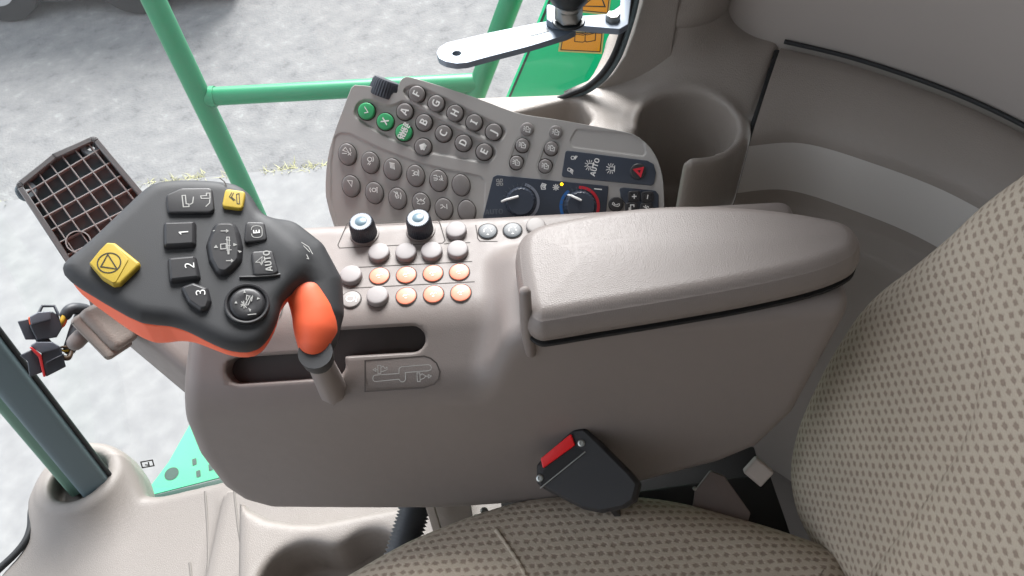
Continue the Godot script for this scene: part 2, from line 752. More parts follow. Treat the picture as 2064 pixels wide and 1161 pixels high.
# knitted seat cloth: pale ground with rows of darker dimples, each a little different
func make_fabric() -> void:
	var n := 512
	var cols := 8
	var rng := RandomNumberGenerator.new()
	rng.seed = 5
	var height := Image.create(n, n, false, Image.FORMAT_RF)
	var cloth := Image.create(n, n, false, Image.FORMAT_RGB8)
	var yarn := FastNoiseLite.new()
	yarn.seed = 3
	yarn.frequency = 0.12
	var base := PackedFloat32Array()
	base.resize(n * n)
	base.fill(0.0)
	var step := float(n) / cols
	for row in cols:
		for col in cols:
			var c := Vector2((col + (0.5 if row % 2 else 0.0) + 0.25) * step + rng.randf_range(-5, 5), (row + 0.5) * step + rng.randf_range(-5, 5))
			var rx := step * rng.randf_range(0.36, 0.44)
			var ry := step * rng.randf_range(0.29, 0.36)
			var lobes := rng.randf_range(0, TAU)
			var deep := rng.randf_range(0.8, 1.0)
			for dy in range(-28, 29):
				for dx in range(-34, 35):
					var a := atan2(dy / ry, dx / rx)
					var r := Vector2(dx / rx, dy / ry).length() * (1.0 + 0.10 * sin(4.0 * a + lobes) + 0.09 * sin(7.0 * a + lobes * 3.0))
					var v := deep * (1.0 - smoothstep(0.35, 1.25, r))
					if v > 0.0:
						var i := posmod(int(c.x) + dx, n) + posmod(int(c.y) + dy, n) * n
						base[i] = maxf(base[i], v)
	for y in n:
		for x in n:
			var d := base[x + y * n]
			# thread direction of the knit
			var t := yarn.get_noise_2d(x * 2.2 + 3.0 * sin(y * 0.4), y) * 0.5 + 0.25 * sin((x + y) * 1.3) * 0.3
			height.set_pixel(x, y, Color(clampf(0.75 - 0.65 * d + 0.18 * t, 0, 1), 0, 0))
			var k := clampf(0.70 + 0.22 * t, 0, 1)
			var pale := Color(k, k * 0.935, k * 0.85)
			var dark := Color(0.56, 0.505, 0.455) * (1.0 + 0.3 * t)
			cloth.set_pixel(x, y, pale.lerp(dark, smoothstep(0.22, 0.85, d + 0.45 * t)))
	var bump := height.duplicate() as Image
	bump.convert(Image.FORMAT_RGBA8)
	bump.bump_map_to_normal_map(7.0)
	for pair in [["seat_cloth", Color(1, 1, 1)], ["cushion_cloth", Color(1.0, 1.0, 1.0)]]:
		var m := mat(pair[0], pair[1], 0.95, 0.0, 0.25)
		m.albedo_texture = ImageTexture.create_from_image(cloth)
		m.normal_enabled = true
		m.normal_texture = ImageTexture.create_from_image(bump)
		m.normal_scale = 1.0
		m.uv1_triplanar = true
		m.uv1_triplanar_sharpness = 6.0
		m.uv1_scale = Vector3(1.0 / 0.066, 1.0 / 0.060, 1.0 / 0.064)


# ---------------------------------------------------------------- outside the cab
func build_outside() -> void:
	struct("ground", pillow(rect(160, 160, 1.0), [[0.0, -0.2], [0.0, 0.0]]), "asphalt", Transform3D(Basis(Vector3.RIGHT, Vector3(0, 0, -1), Vector3.UP), Vector3(0, -1.9, 0)))
	var flat := Basis(Vector3.RIGHT, Vector3(0, 0, -1), Vector3.UP)
	struct("concrete_slab", pillow(o1("-1012.9,3161.3 -1575.2,3135.6 -2068.4,3087.3 -4030.0,2892.7 -2641.7,55.7 2480.0,-178.1 4720.4,3076.0"), [[0.0, 0.0], [0.0, 0.006]], false), "concrete", Transform3D(flat, Vector3(0, -1.9, 0)))
	# weeds in the joint
	var rng := RandomNumberGenerator.new()
	rng.seed = 21
	var st := SurfaceTool.new()
	st.begin(Mesh.PRIMITIVE_TRIANGLES)
	st.set_smooth_group(-1)
	var joint := o1("-4030.0,2892.7 -2068.4,3087.3 -1575.2,3135.6 -1012.9,3161.3 1201.7,3188.3")
	for i in 800:
		var s := rng.randf() * (joint.size() - 1)
		var k := int(s)
		var c := joint[k].lerp(joint[k + 1], s - k) + Vector2(rng.randfn() * 0.03, rng.randfn() * 0.022)
		if sin(c.x * 9.0) + sin(c.x * 23.0) < -0.6:
			continue
		var a := rng.randf() * TAU
		var w := Vector3(cos(a), 0, sin(a)) * 0.004
		var tip := Vector3(rng.randfn() * 0.03, rng.randf_range(0.008, 0.03), rng.randfn() * 0.03)
		var p := Vector3(c.x, -1.9, -c.y)
		for v in [p - w, p + tip, p + w]:
			st.add_vertex(v)
	st.generate_normals()
	var g := part(self, "grass_tufts", st.commit(), "grass")
	tag(g, "yellowish weeds growing along the joint between asphalt and concrete", "grass")
	g.set_meta("kind", "stuff")
	# ladder handrail of green tube
	var h := thing("handrail", "green tubular handrail with crossbar beyond the side window", "handrail", move(Vector3(-0.48, -0.9, -0.75)))
	part(h, "post", tube(PackedVector3Array([Vector3(-0.500, 0.95, -0.75), Vector3(-0.497, 0.52, -0.75), Vector3(-0.474, 0.1, -0.75), Vector3(-0.44, -0.9, -0.75)]), 0.0195, 20), "rail_green")
	part(h, "post", tube(PackedVector3Array([Vector3(0.15, 0.66, -0.75), Vector3(0.079, 0.485, -0.75), Vector3(0.004, 0.293, -0.75), Vector3(-0.05, 0.15, -0.75), Vector3(-0.09, -0.9, -0.75)]), 0.0185, 20), "rail_green")
	part(h, "crossbar", tube(PackedVector3Array([Vector3(-0.482, 0.329, -0.75), Vector3(0.012, 0.329, -0.75)]), 0.0165, 20), "rail_green")
	part(h, "weld_collar", tube(PackedVector3Array([Vector3(-0.468, 0.329, -0.75), Vector3(-0.459, 0.329, -0.75)]), 0.0185, 20), "rail_green")
	part(h, "gusset", slab(o1("-30,-40 5,-40 25,20 -30,20"), 0.006, 0.001), "rail_green", move(Vector3(0.0, 0.32, -0.752)))
	# green body panel with two warning stickers
	var bp := thing("body_panel", "bright green machine panel with yellow stickers outside the window", "panel", move(Vector3(0.3, -0.6, -0.7)))
	part(bp, "sheet", slab(o1("139.9,519.6 102.1,418.7 57.5,308.6 26.3,227.5 -41.8,23.7 764.7,-38.1 574.1,610.9 191.1,631.5"), 0.012, 0.003, -0.012), "green_paint", move(Vector3(0, 0, -0.7)))
	part(bp, "folded_edge", lines("143.1,519.4 104.6,418.6 60.2,308.5 29.1,227.3", 0.004), "dark_green", move(Vector3(0, 0, -0.6997)))
	var z := Transform3D(Basis.IDENTITY, Vector3(0, 0, -0.699))
	for s in [["153.5,416.5 227.2,407.2 228.9,449.9 158.0,457.8", "157.7,420.0 223.6,412.2 225.0,446.5 162.1,453.0"], ["187.8,486.1 234.5,478.1 237.2,523.9 188.7,531.7", "190.9,489.4 231.9,482.6 233.5,520.8 191.9,528.2"]]:
		var lab := part(bp, "sticker", patch(o1(s[0])), "sticker_border", z)
		var e := o1(s[1])
		part(lab, "yellow_field", patch(e, 0.0006), "sticker_yellow", z)
		e.append(e[0])
		part(lab, "print_line", lines([e], 0.0015, 1.0, 0.001), "dark_print", z)
	# pictograms: an open book on the lower one, a warning triangle on the upper
	part(bp.get_node("sticker"), "book_print", lines("-17,-8 -17,6 -3,3 0,5 3,3 17,6 17,-8 3,-10 0,-8 -3,-10 -17,-8|0,5 0,-8|-14,8 -3,6 0,8 3,6 14,8", 0.0014, 0.001, 0.001), "dark_print", z * at(p1("197.6,442.1")))
	part(bp.get_node("sticker_001"), "triangle_print", lines("c 191.7,497.2 227.3,494.0 217.4,519.2", 0.0022, 0.001, 0.001), "dark_print", z)
	part(bp, "bolt_head", lathe(o1("0,4 6,4 7,3 7,0 0,0"), 12), "zinc", move(Vector3(0.262, 0.487, -0.7)))
	# pale green platform under the front corner
	var sp := thing("access_step", "pale green metal platform with a round hole, low outside the front corner", "platform", move(Vector3(-0.6, -0.35, -0.4)))
	var up := Transform3D(flat, Vector3(0, -0.35, 0))
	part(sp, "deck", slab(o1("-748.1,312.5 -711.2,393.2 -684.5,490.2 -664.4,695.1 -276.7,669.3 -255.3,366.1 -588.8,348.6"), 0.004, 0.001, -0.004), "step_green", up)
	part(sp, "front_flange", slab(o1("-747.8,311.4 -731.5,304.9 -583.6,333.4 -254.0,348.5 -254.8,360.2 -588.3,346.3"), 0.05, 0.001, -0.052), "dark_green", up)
	part(sp, "round_hole", patch(oval(0.015, 0.015), 0.001), "dark_green", up * at(p1("-697.5,363.1")))
	for q in ["-654.0,388.6", "-639.0,359.6", "-615.2,373.4", "-628.8,412.3"]:
		part(sp, "slot_hole", patch(rect(0.016, 0.009, 0.002), 0.001), "dark_green", up * at(p1(q), 0, Vector2(1, 0.3)))
	# something dark parked far across the yard
	var tr := thing("parked_trailer", "dark low trailer parked across the yard, cut by the top edge", "trailer", move(Vector3(-3.5, -1.9, -5.9)))
	part(tr, "bed", slab(rect(4.2, 1.3, 0.03), 0.9, 0.02), "far_dark", Transform3D(flat, Vector3(-4.0, -1.80, -5.75)))
	for x in [-5.0, -3.6, -2.6]:
		var w := part(tr, "wheel", lathe(o1("0,-110 240,-110 300,-90 310,0 300,90 240,110 0,110"), 28), "tyre", move(Vector3(x, -1.59, -5.1)))
		part(w, "rim", lathe(o1("0,0 150,0 160,10 0,12"), 24), "far_pale", move(Vector3(x, -1.59, -4.988)))


# ---------------------------------------------------------------- the cab round the camera
func build_cab_shell() -> void:
	var flat := Basis(Vector3.RIGHT, Vector3(0, 0, -1), Vector3.UP)
	struct("cab_roof", slab(o1("-900,500 1050,500 1050,-1350 -900,-1350"), 0.1, 0.02), "roof_lining", Transform3D(flat, Vector3(0, 1.72, 0)))
	struct("cab_rear_wall", slab(o1("-500,-60 1350,-60 1350,1780 -500,1780"), 0.05, 0.01), "trim", Transform3D(Basis(Vector3(0, 0, 1), Vector3.UP, Vector3(-1, 0, 0)), Vector3(0.95, 0, 0)))
	struct("cab_left_light_block", slab(o1("-900,-60 1000,-60 1000,1500 -900,1500"), 0.05, 0.01), "trim", Transform3D(Basis(Vector3.RIGHT, Vector3.UP, Vector3(0, 0, 1)), Vector3(0, 0, 1.25)))  # unseen, carried up over the door glass to block light from the left
	# side window: upright above, drawn in towards the floor
	var prof := [Vector2(-0.20, -0.09), Vector2(-0.30, 0.12), Vector2(-0.345, 0.32), Vector2(-0.362, 0.55), Vector2(-0.37, 1.0), Vector2(-0.37, 1.72)]
	var rear := [-0.0, 0.10, 0.13, 0.14, 0.30, 0.30]
	var front := [-0.72, -0.76, -0.80, -0.83, -0.88, -0.9]
	var st := SurfaceTool.new()
	st.begin(Mesh.PRIMITIVE_TRIANGLES)
	st.set_smooth_group(1)
	for j in prof.size() - 1:
		var a := Vector3(front[j], prof[j].y, prof[j].x)
		var b := Vector3(rear[j], prof[j].y, prof[j].x)
		var c := Vector3(rear[j + 1], prof[j + 1].y, prof[j + 1].x)
		var d := Vector3(front[j + 1], prof[j + 1].y, prof[j + 1].x)
		for v in [a, d, c, a, c, b]:
			st.add_vertex(v)
	st.generate_normals()
	var w := thing("side_window", "large clear side window between the keypad and the green handrail", "window", move(Vector3(-0.3, -0.05, -0.22)))
	part(w, "pane", st.commit(), "window_glass")
	var mk := part(get_node("side_window"), "glass_mark", lines("c -9,-5 9,-5 9,5 -9,5|-3,-1 2,-3 2,2", 0.0022), "dark_print", facing(Vector3(-0.5438, 0.0453, -0.1744), Vector3(0.1, 0.5, 0.7)))
	mk.set_meta("label", "small dark etched mark in the corner of the glass")


# ---------------------------------------------------------------- trim behind the keypad: ledge, cup holder, pillar, rear corner
var ledge_plan := PackedVector2Array()
var pocket_plan := PackedVector2Array()


func ledge_distance(p: Vector3) -> float:
	var q := Vector2(p.x, -p.z)
	var lift := 0.038 * smoothstep(-0.29, -0.39, p.z) * smoothstep(0.24, 0.36, p.x)
	var d := smax(poly_distance(q, ledge_plan), maxf(p.y - 0.58 - lift, 0.48 - p.y), 0.012)
	# pillar foot with a wide fillet
	var t := clampf((p.y - 0.56) / 0.14, 0.0, 1.0)
	var rad := Vector2(p.x - 0.272, p.z + 0.428).length()
	d = smin(d, smax(rad - lerpf(0.066, 0.057, t), maxf(p.y - 0.70, 0.50 - p.y), 0.004), 0.06)
	# cup holder
	var c := Vector2(p.x - 0.268, p.z + 0.280).length()
	d = smin(d, smax(c - 0.0665, maxf(p.y - 0.588, 0.40 - p.y), 0.012), 0.016)
	d = smax(d, -smax(c - 0.0565, 0.43 - p.y, 0.02), 0.008)
	d = smax(d, -maxf(maxf(p.x - 0.244, 0.18 - p.x), maxf(0.47 - p.y, -0.265 - p.z)), 0.022)
	# open tray beside the glass
	d = smax(d, -smax(poly_distance(q, pocket_plan), 0.505 - p.y, 0.006), 0.006)
	return d


func build_rear_corner() -> void:
	ledge_plan = o1("-60,368 140,362 200,430 215,490 430,490 420,430 390,374 330,248 150,262 -60,275")
	pocket_plan = round_poly(o1("32.3,313.9 138.7,347.2 148.9,340.4 159.7,305.8 151.3,293.4 97.4,269.9 37.3,275.0"), 0.012, 3)
	var r := thing("rear_corner_trim", "grey moulded corner trim with ledge, cup holder and curved rear shelf", "cab trim", move(Vector3(0.35, 0.4, -0.3)))
	var lg := part(r, "ledge", solid(ledge_distance, Vector3(-0.10, 0.38, -0.52), Vector3(0.43, 0.73, -0.19), 0.006), "trim")
	lg.set_meta("label", "ledge with round open-sided cup holder and pillar foot")
	part(r, "pillar_sleeve", lathe(o1("0,655 60,655 63,660 63,672 60,690 59,1000 60,1720 0,1720"), 48), "trim", Transform3D(Basis(Vector3.RIGHT, Vector3(0, 0, -1), Vector3.UP), Vector3(0.272, 0, -0.428)))
	# curved shelf: the section is swept along the rear corner
	var O := curve3([Vector3(0.393, 0.62, -0.373), Vector3(0.466, 0.62, -0.329), Vector3(0.544, 0.62, -0.262), Vector3(0.600, 0.62, -0.192), Vector3(0.650, 0.62, -0.10), Vector3(0.69, 0.62, 0.05), Vector3(0.70, 0.62, 0.4)], 7)
	var I := curve3([Vector3(0.334, 0.58, -0.249), Vector3(0.394, 0.58, -0.249), Vector3(0.456, 0.58, -0.213), Vector3(0.530, 0.58, -0.150), Vector3(0.585, 0.58, -0.06), Vector3(0.615, 0.58, 0.08), Vector3(0.62, 0.58, 0.4)], 7)
	var top := [[-0.02, 0.60], [0.0, 0.618], [0.06, 0.622], [0.25, 0.622], [0.5, 0.616], [0.75, 0.604], [0.92, 0.592], [0.98, 0.583], [1.0, 0.574]]
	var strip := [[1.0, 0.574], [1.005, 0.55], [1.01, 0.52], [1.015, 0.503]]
	var low := [[1.015, 0.503], [1.04, 0.488], [1.10, 0.480], [1.35, 0.476], [1.42, 0.470], [1.44, 0.455], [1.45, 0.1], [1.45, -0.05]]
	part(r, "shelf", sweep(O, I, top), "trim")
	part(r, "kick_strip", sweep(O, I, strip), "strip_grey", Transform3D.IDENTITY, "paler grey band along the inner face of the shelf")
	part(r, "lower_panel", sweep(O, I, low), "trim")
	part(r, "joint_filler", tube(PackedVector3Array([O[0] + Vector3(-0.003, -0.007, -0.001), O[0].lerp(I[0], 0.5) + Vector3(-0.003, -0.012, 0), I[0] + Vector3(-0.002, -0.012, -0.004), I[0] + Vector3(0.004, -0.20, -0.004)]), 0.0035, 8), "rubber")
	var seal := PackedVector3Array()
	for q in O:
		seal.append(q + Vector3(0.004, 0.004, -0.004))
	part(r, "seam_seal", tube(seal, 0.0028, 8), "rubber")
	# rear wall panel above the shelf
	var w := thing("rear_wall_panel", "flat grey rear corner panel above the curved shelf", "wall panel", move(Vector3(0.5, 0.63, -0.35)))
	var st := SurfaceTool.new()
	st.begin(Mesh.PRIMITIVE_TRIANGLES)
	st.set_smooth_group(1)
	var W := PackedVector3Array([Vector3(0.300, 0, -0.425)])
	for q in O:
		W.append(Vector3(q.x + 0.007, 0, q.z - 0.008))
	W.append(Vector3(0.95, 0, 0.5))
	for i in W.size() - 1:
		for s in [0.0, 0.03]:
			var a := W[i] + Vector3(s, 0.605, -s)
			var b := W[i + 1] + Vector3(s, 0.605, -s)
			var c := b + Vector3(0, 1.15, 0)
			var d := a + Vector3(0, 1.15, 0)
			for v in ([a, d, c, a, c, b] if s == 0.0 else [a, c, d, a, b, c]):
				st.add_vertex(v)
	st.generate_normals()
	part(w, "panel", st.commit(), "wall_panel")
	# rubber window seal that bends up along the pillar
	var g := thing("window_seal", "black rubber window seal curving up beside the pillar", "seal", move(Vector3(0.15, 0.58, -0.36)))
	var gp := []
	for q in [[0.118, 0.574], [0.140, 0.584], [0.158, 0.592], [0.175, 0.609], [0.188, 0.634], [0.196, 0.665], [0.202, 0.70], [0.206, 0.76], [0.21, 0.9], [0.215, 1.7]]:
		gp.append(Vector3(q[0], q[1], -0.352))
	part(g, "lip", tube(curve3(gp, 6), 0.0035, 10), "rubber")
	var gp2 := []
	for q: Vector3 in gp:
		gp2.append(q + Vector3(0.006, -0.003, -0.003))
	part(g, "channel", tube(curve3(gp2, 6), 0.0045, 10), "pillar_grey")
	# glass edge return beyond the seal
	var pf := PackedVector2Array()
	for q: Vector3 in gp:
		pf.append(Vector2(q.x + 0.016, q.y - 0.010))
	pf.append(Vector2(0.26, 1.7))
	pf.append(Vector2(0.26, 0.55))
	part(r, "pillar_return", slab(pf, 0.02, 0.002, -0.02), "trim", move(Vector3(0, 0, -0.365)))


func sweep(O: PackedVector3Array, I: PackedVector3Array, prof: Array) -> ArrayMesh:
	var st := SurfaceTool.new()
	st.begin(Mesh.PRIMITIVE_TRIANGLES)
	st.set_smooth_group(1)
	var n := O.size()
	for i in n - 1:
		for j in prof.size() - 1:
			var q := []
			for c in [[i, j], [i + 1, j], [i + 1, j + 1], [i, j + 1]]:
				var v := O[c[0]].lerp(I[c[0]], prof[c[1]][0])
				v.y = prof[c[1]][1]
				q.append(v)
			for v in [q[0], q[1], q[2], q[0], q[2], q[3]]:
				st.add_vertex(v)
	st.generate_normals()
	st.index()
	return st.commit()


# ---------------------------------------------------------------- floor, pillar boot, lower trim
var floor_plan := PackedVector2Array()


func floor_distance(p: Vector3) -> float:
	var q := Vector2(p.x, -p.z)
	var d := smax(poly_distance(q, floor_plan), absf(p.y + 0.075) - 0.025, 0.02)
	var ax := Vector3(-0.690, -0.05, -0.19)
	var dir := Vector3(-0.09, 1.65, -0.23).normalized()
	var t := (p - ax).dot(dir)
	var off := p - ax - dir * t
	var rad := off.length()
	d = smin(d, smax(rad - (0.065 - 0.25 * clampf(t, -0.02, 0.03)), maxf(t - 0.022, -0.05 - t), 0.012), 0.075)
	d = smax(d, -smax(rad - 0.046, -0.01 - t, 0.01), 0.008)
	# raised foot rest to the right of the boot
	d = smin(d, smax(absf(p.x + 0.24) - 0.20, maxf(absf(p.z - 0.12) - 0.27, p.y + 0.012), 0.02), 0.03)
	return d


func band_distance(p: Vector3) -> float:
	# moulded storage box under the armrest with two round wells
	var q := Vector2(p.x, -p.z)
	var d := smax(poly_distance(q, box_plan), absf(p.y - 0.03) - 0.09, 0.016)
	var a := Vector2(p.x + 0.248, p.z - 0.062).length() - 0.062
	var b := Vector2(p.x + 0.160, p.z - 0.035).length() - 0.048
	d = smax(d, -smax(smin(a, b, 0.03), 0.01 - p.y, 0.02), 0.014)
	return d


var box_plan := PackedVector2Array()


func build_floor() -> void:
	floor_plan = o1("-751.4,210.3 -770.6,167.7 -758.1,123.4 -760.7,94.1 -784.5,50.9 -873.6,-187.0 -688.7,-605.4 884.5,-661.6 1458.2,82.4 -74.3,268.0 -317.4,238.5 -459.8,189.5 -586.2,163.3 -645.7,224.6 -711.7,247.7")
	var f := struct("cab_floor", solid(floor_distance, Vector3(-0.85, -0.13, -0.33), Vector3(0.10, 0.06, 0.42), 0.0065), "floor_trim")
	struct("cab_floor_rear", slab(o1("80,300 940,300 940,-1240 80,-1240"), 0.05, 0.01, -0.05), "floor_trim", Transform3D(Basis(Vector3.RIGHT, Vector3(0, 0, -1), Vector3.UP), Vector3(0, -0.05, 0)))
	for s in ["-482.6,169.0 -465.2,106.9 -442.9,23.8 -416.8,-79.6", "-417.2,147.4 -399.6,86.5 -377.5,20.3 -349.8,-83.1", "-481.0,47.1 -473.8,25.5 -451.6,-49.6"]:
		var pts := PackedVector3Array()
		for q: Vector2 in spline(o1(s), false, 4):
			var y := 0.03
			while y > -0.06 and floor_distance(Vector3(q.x, y, -q.y)) > 0.0:
				y -= 0.0008
			pts.append(Vector3(q.x, y - 0.0012, -q.y))
		part(f, "rib", tube(pts, 0.0026, 10), "floor_rib")
	# front pillar standing in its boot
	var a := Vector3(-0.66, -0.05, -0.19)
	var b := Vector3(-0.75, 1.6, -0.42)
	var p := thing("front_pillar", "slanting dark grey and green front corner pillar set in a moulded boot", "pillar", move(a))
	part(p, "inner_rail", bar(a + Vector3(-0.006, 0, 0.006), b + Vector3(-0.006, 0, 0.006), 0.048, 0.05, 0.012, Vector3(0.6, 0, 0.8)), "pillar_grey")
	part(p, "outer_rail", bar(a + Vector3(-0.046, 0, -0.008), b + Vector3(-0.046, 0, -0.008), 0.038, 0.05, 0.008, Vector3(0.6, 0, 0.8)), "pillar_green")
	part(p, "glass_seal", tube(PackedVector3Array([a + Vector3(0.023, 0.03, -0.002), b + Vector3(0.023, 0, -0.002)]), 0.004, 8), "rubber")
	# windscreen rubber along the floor edge
	var s := thing("windscreen_seal", "black rubber seal along the front edge of the floor, left of the pillar boot", "seal", move(Vector3(-0.76, -0.05, -0.12)))
	var sp := []
	for q: Vector2 in o1("-750.9,214.0 -761.1,203.4 -768.6,181.0 -764.2,149.7 -755.8,121.6 -755.6,98.0 -765.1,75.5 -783.9,49.3 -813.8,6.1 -861.0,-124.7"):
		sp.append(Vector3(q.x - 0.004, -0.048, -q.y))
	part(s, "lip", tube(curve3(sp, 5), 0.006, 10), "rubber")
	# low storage box with wells under the armrest
	box_plan = round_poly(o1("-357.9,73.8 -338.9,56.1 -307.8,39.5 -271.5,31.5 -236.2,29.6 -194.8,36.0 -153.1,42.5 -54.6,56.3 -50.6,-254.2 -303.4,-242.2"), 0.02, 3)
	var k := thing("storage_box", "low pale moulded box with round cup wells under the armrest", "storage box", move(Vector3(-0.22, -0.05, 0.05)))
	part(k, "shell", solid(band_distance, Vector3(-0.42, -0.08, -0.10), Vector3(-0.03, 0.15, 0.20), 0.006), "floor_trim")


# ---------------------------------------------------------------- seat
func build_seat() -> void:
	var s := thing("operator_seat", "operator seat in pale knitted cloth with dark dimples, beside the armrest", "seat", move(Vector3(0.1, 0.1, 0.4)))
	var rim := []
	for k in 9:
		var a := PI / 2 * k / 8.0
		rim.append([0.055 * (1 - cos(a)) - 0.020, -0.05 + 0.05 * sin(a)])
	rim.insert(0, [0.01, -0.10])
	rim.insert(1, [-0.012, -0.078])
	var B := Transform3D(Vector3(0.0000, 0.0000, 1.0000), Vector3(0.2250, 0.9744, -0.0000), Vector3(-0.9744, 0.2250, 0.0000), Vector3(0.3300, 0.4800, 0.4000))
	var right := spline(o1("-333.9,394.4 -350.9,326.0 -364.3,271.1 -368.9,228.4 -376.6,181.7 -386.4,129.2 -381.6,79.8 -369.5,29.6 -349.7,-21.3 -318.8,-56.1 -275.8,-65.1 -231.8,-46.6 -194.2,-17.7"), false, 4)
	var whole := right.duplicate()
	var n := right.size()
	for i in n:
		var q := right[n - 1 - i]
		whole.append(Vector2(-q.x, q.y))
	# grow the outline by what the rounded rim hides
	part(s, "backrest", pillow(whole, rim), "seat_cloth", B)
	var inner := spline(o1("-287.0,413.0 -320.1,315.1 -301.7,246.8 -253.1,212.6 -219.1,156.1 -186.2,21.4"), false, 8)
	var mid := inner.duplicate()
	n = inner.size()
	for i in n:
		var q := inner[n - 1 - i]
		mid.append(Vector2(-q.x, q.y))
	var soft := [[-0.002, -0.003], [0.0, -0.0012], [0.0025, 0.0010], [0.007, 0.0034], [0.015, 0.0054], [0.026, 0.0062]]
	part(s, "centre_panel", pillow(mid, soft, false), "seat_cloth", B)
	var C := Transform3D(Vector3(1.0000, 0.0000, 0.0000), Vector3(0.0000, 0.0000, -1.0000), Vector3(0.0000, 1.0000, 0.0000), Vector3(0.0000, 0.4700, 0.4000))
	var front := spline(o1("-180.2,147.6 -148.0,181.3 -91.1,214.0 -48.2,237.0 -7.9,252.3 24.1,262.7 65.6,272.4 96.3,274.1 156.3,269.2 200.4,260.4 242.5,245.7 283.1,230.1 324.9,211.2"), false, 4)
	var low := front.duplicate()
	low.append(Vector2(0.33, -0.45))
	low.append(Vector2(-0.20, -0.45))
	var rim2 := [[-0.026, -0.11], [-0.030, -0.06]]
	for k in 9:
		var a := PI / 2 * k / 8.0
		rim2.append([0.045 * (1 - cos(a)) - 0.028, -0.045 + 0.045 * sin(a)])
	part(s, "cushion", pillow(low, rim2), "cushion_cloth", C)
	var seam := []
	for q: Vector2 in o1("28.5,255.9 41.4,235.7 53.6,212.3 68.2,170.1"):
		seam.append(Vector3(q.x, q.y, -0.0005))
	part(s, "seam", tube(curve3(seam, 5), 0.0022, 6), "cushion_cloth", C)
	part(s, "seat_pan", slab(o1("0,-440 310,-440 310,240 0,240"), 0.05, 0.01), "under_black", Transform3D(C.basis, Vector3(0, 0.30, 0.40)))
	part(s, "pedestal", slab(rect(0.34, 0.36, 0.03), 0.35, 0.01), "under_black", Transform3D(C.basis, Vector3(0.08, -0.045, 0.36)))
	part(s, "side_frame", bar(Vector3(0.005, 0.36, 0.13), Vector3(0.32, 0.38, 0.11), 0.09, 0.03, 0.004), "under_black")
	part(s, "side_frame", bar(Vector3(0.03, 0.30, 0.06), Vector3(0.33, 0.31, 0.06), 0.12, 0.04, 0.004), "under_black")
	# loose-looking hardware between armrest and seat
	var hb := thing("seat_bracket", "brownish bent bracket in the dark gap between armrest and backrest", "bracket", move(Vector3(0.2430, 0.4423, 0.1234)))
	part(hb, "plate", slab(round_poly(PackedVector2Array([Vector2(-0.024, -0.024), Vector2(0.026, -0.022), Vector2(0.028, 0.004), Vector2(-0.002, 0.032), Vector2(-0.016, 0.034), Vector2(-0.026, 0.012)]), 0.003, 3), 0.006, 0.001), "brown_bracket", facing(Vector3(0.2430, 0.4423, 0.1234), Vector3(-0.15, 0.75, 0.55), Vector3(0.1, 1, -0.2)))
	var wb := thing("seat_tab", "small pale square tab in the dark gap next to the backrest", "tab", move(Vector3(0.2814, 0.4658, 0.0968)))
	part(wb, "block", slab(rect(0.021, 0.019, 0.002), 0.012, 0.002), "pale_bracket", facing(Vector3(0.2814, 0.4658, 0.0968), Vector3(-0.2, 0.7, 0.6), Vector3(0.45, 1, 0)))
	var pb := thing("support_bracket", "pale metal support bracket beside the corrugated hose", "bracket", move(Vector3(-0.0328, 0.3719, 0.0900)))
	part(pb, "flange", slab(rect(0.009, 0.06, 0.001), 0.004, 0.001), "pale_bracket", facing(Vector3(-0.0391, 0.3717, 0.0923), Vector3(0, 0.6, 0.8), Vector3(-0.15, 1, 0)))
	part(pb, "web", slab(rect(0.045, 0.05, 0.001), 0.004, 0.001), "pale_bracket", facing(Vector3(-0.0236, 0.3478, 0.0802), Vector3(0.1, 0.6, 0.8)))
	var hs := thing("corrugated_hose", "dark corrugated hose rising beside the seat cushion", "hose", move(Vector3(-0.0804, 0.3294, 0.1030)))
	var hp := curve3([Vector3(-0.0606, 0.3529, 0.0427), Vector3(-0.0677, 0.3427, 0.0669), Vector3(-0.0777, 0.3319, 0.0958), Vector3(-0.0884, 0.3208, 0.1292), Vector3(-0.0985, 0.3107, 0.1642)], 16)
	var rad := PackedFloat32Array()
	for i in hp.size():
		rad.append(0.0186 if i % 2 else 0.0152)
	part(hs, "sleeve", tube(hp, rad, 20), "hose_grey")
	var sc := part(s, "screw", lathe(o1("0,3 3,3 4,1 4,0"), 10), "zinc", facing(Vector3(0.0161, 0.4359, 0.1096), Vector3(0, 0.5, 0.8)))
	sc.set_meta("label", "bright screw head in the black seat frame")
	part(s, "screw", lathe(o1("0,2 1.6,2 2,1 2,0"), 10), "zinc", facing(Vector3(0.2161, 0.4729, 0.1153), Vector3(0, 0.5, 0.8)))


# ---------------------------------------------------------------- armrest console
var hull := PackedVector2Array()
const TN := Vector3(0, 0.99452, 0.10453)
const SN := Vector3(0, 0.78801, 0.61566)
const FN := Vector3(0, 0.13917, 0.99027)
const LN := Vector3(-0.06976, 0.99756, 0)
var slot_a := [Vector2.ZERO, Vector2.ZERO]
var slot_b := [Vector2.ZERO, Vector2.ZERO]
var slot_r := 0.011
var face_o := Vector3.ZERO
var S_inv := Transform3D.IDENTITY


func seg2(p: Vector2, a: Vector2, b: Vector2) -> float:
	var ab := b - a
	return p.distance_to(a + ab * clampf((p - a).dot(ab) / ab.length_squared(), 0.0, 1.0))


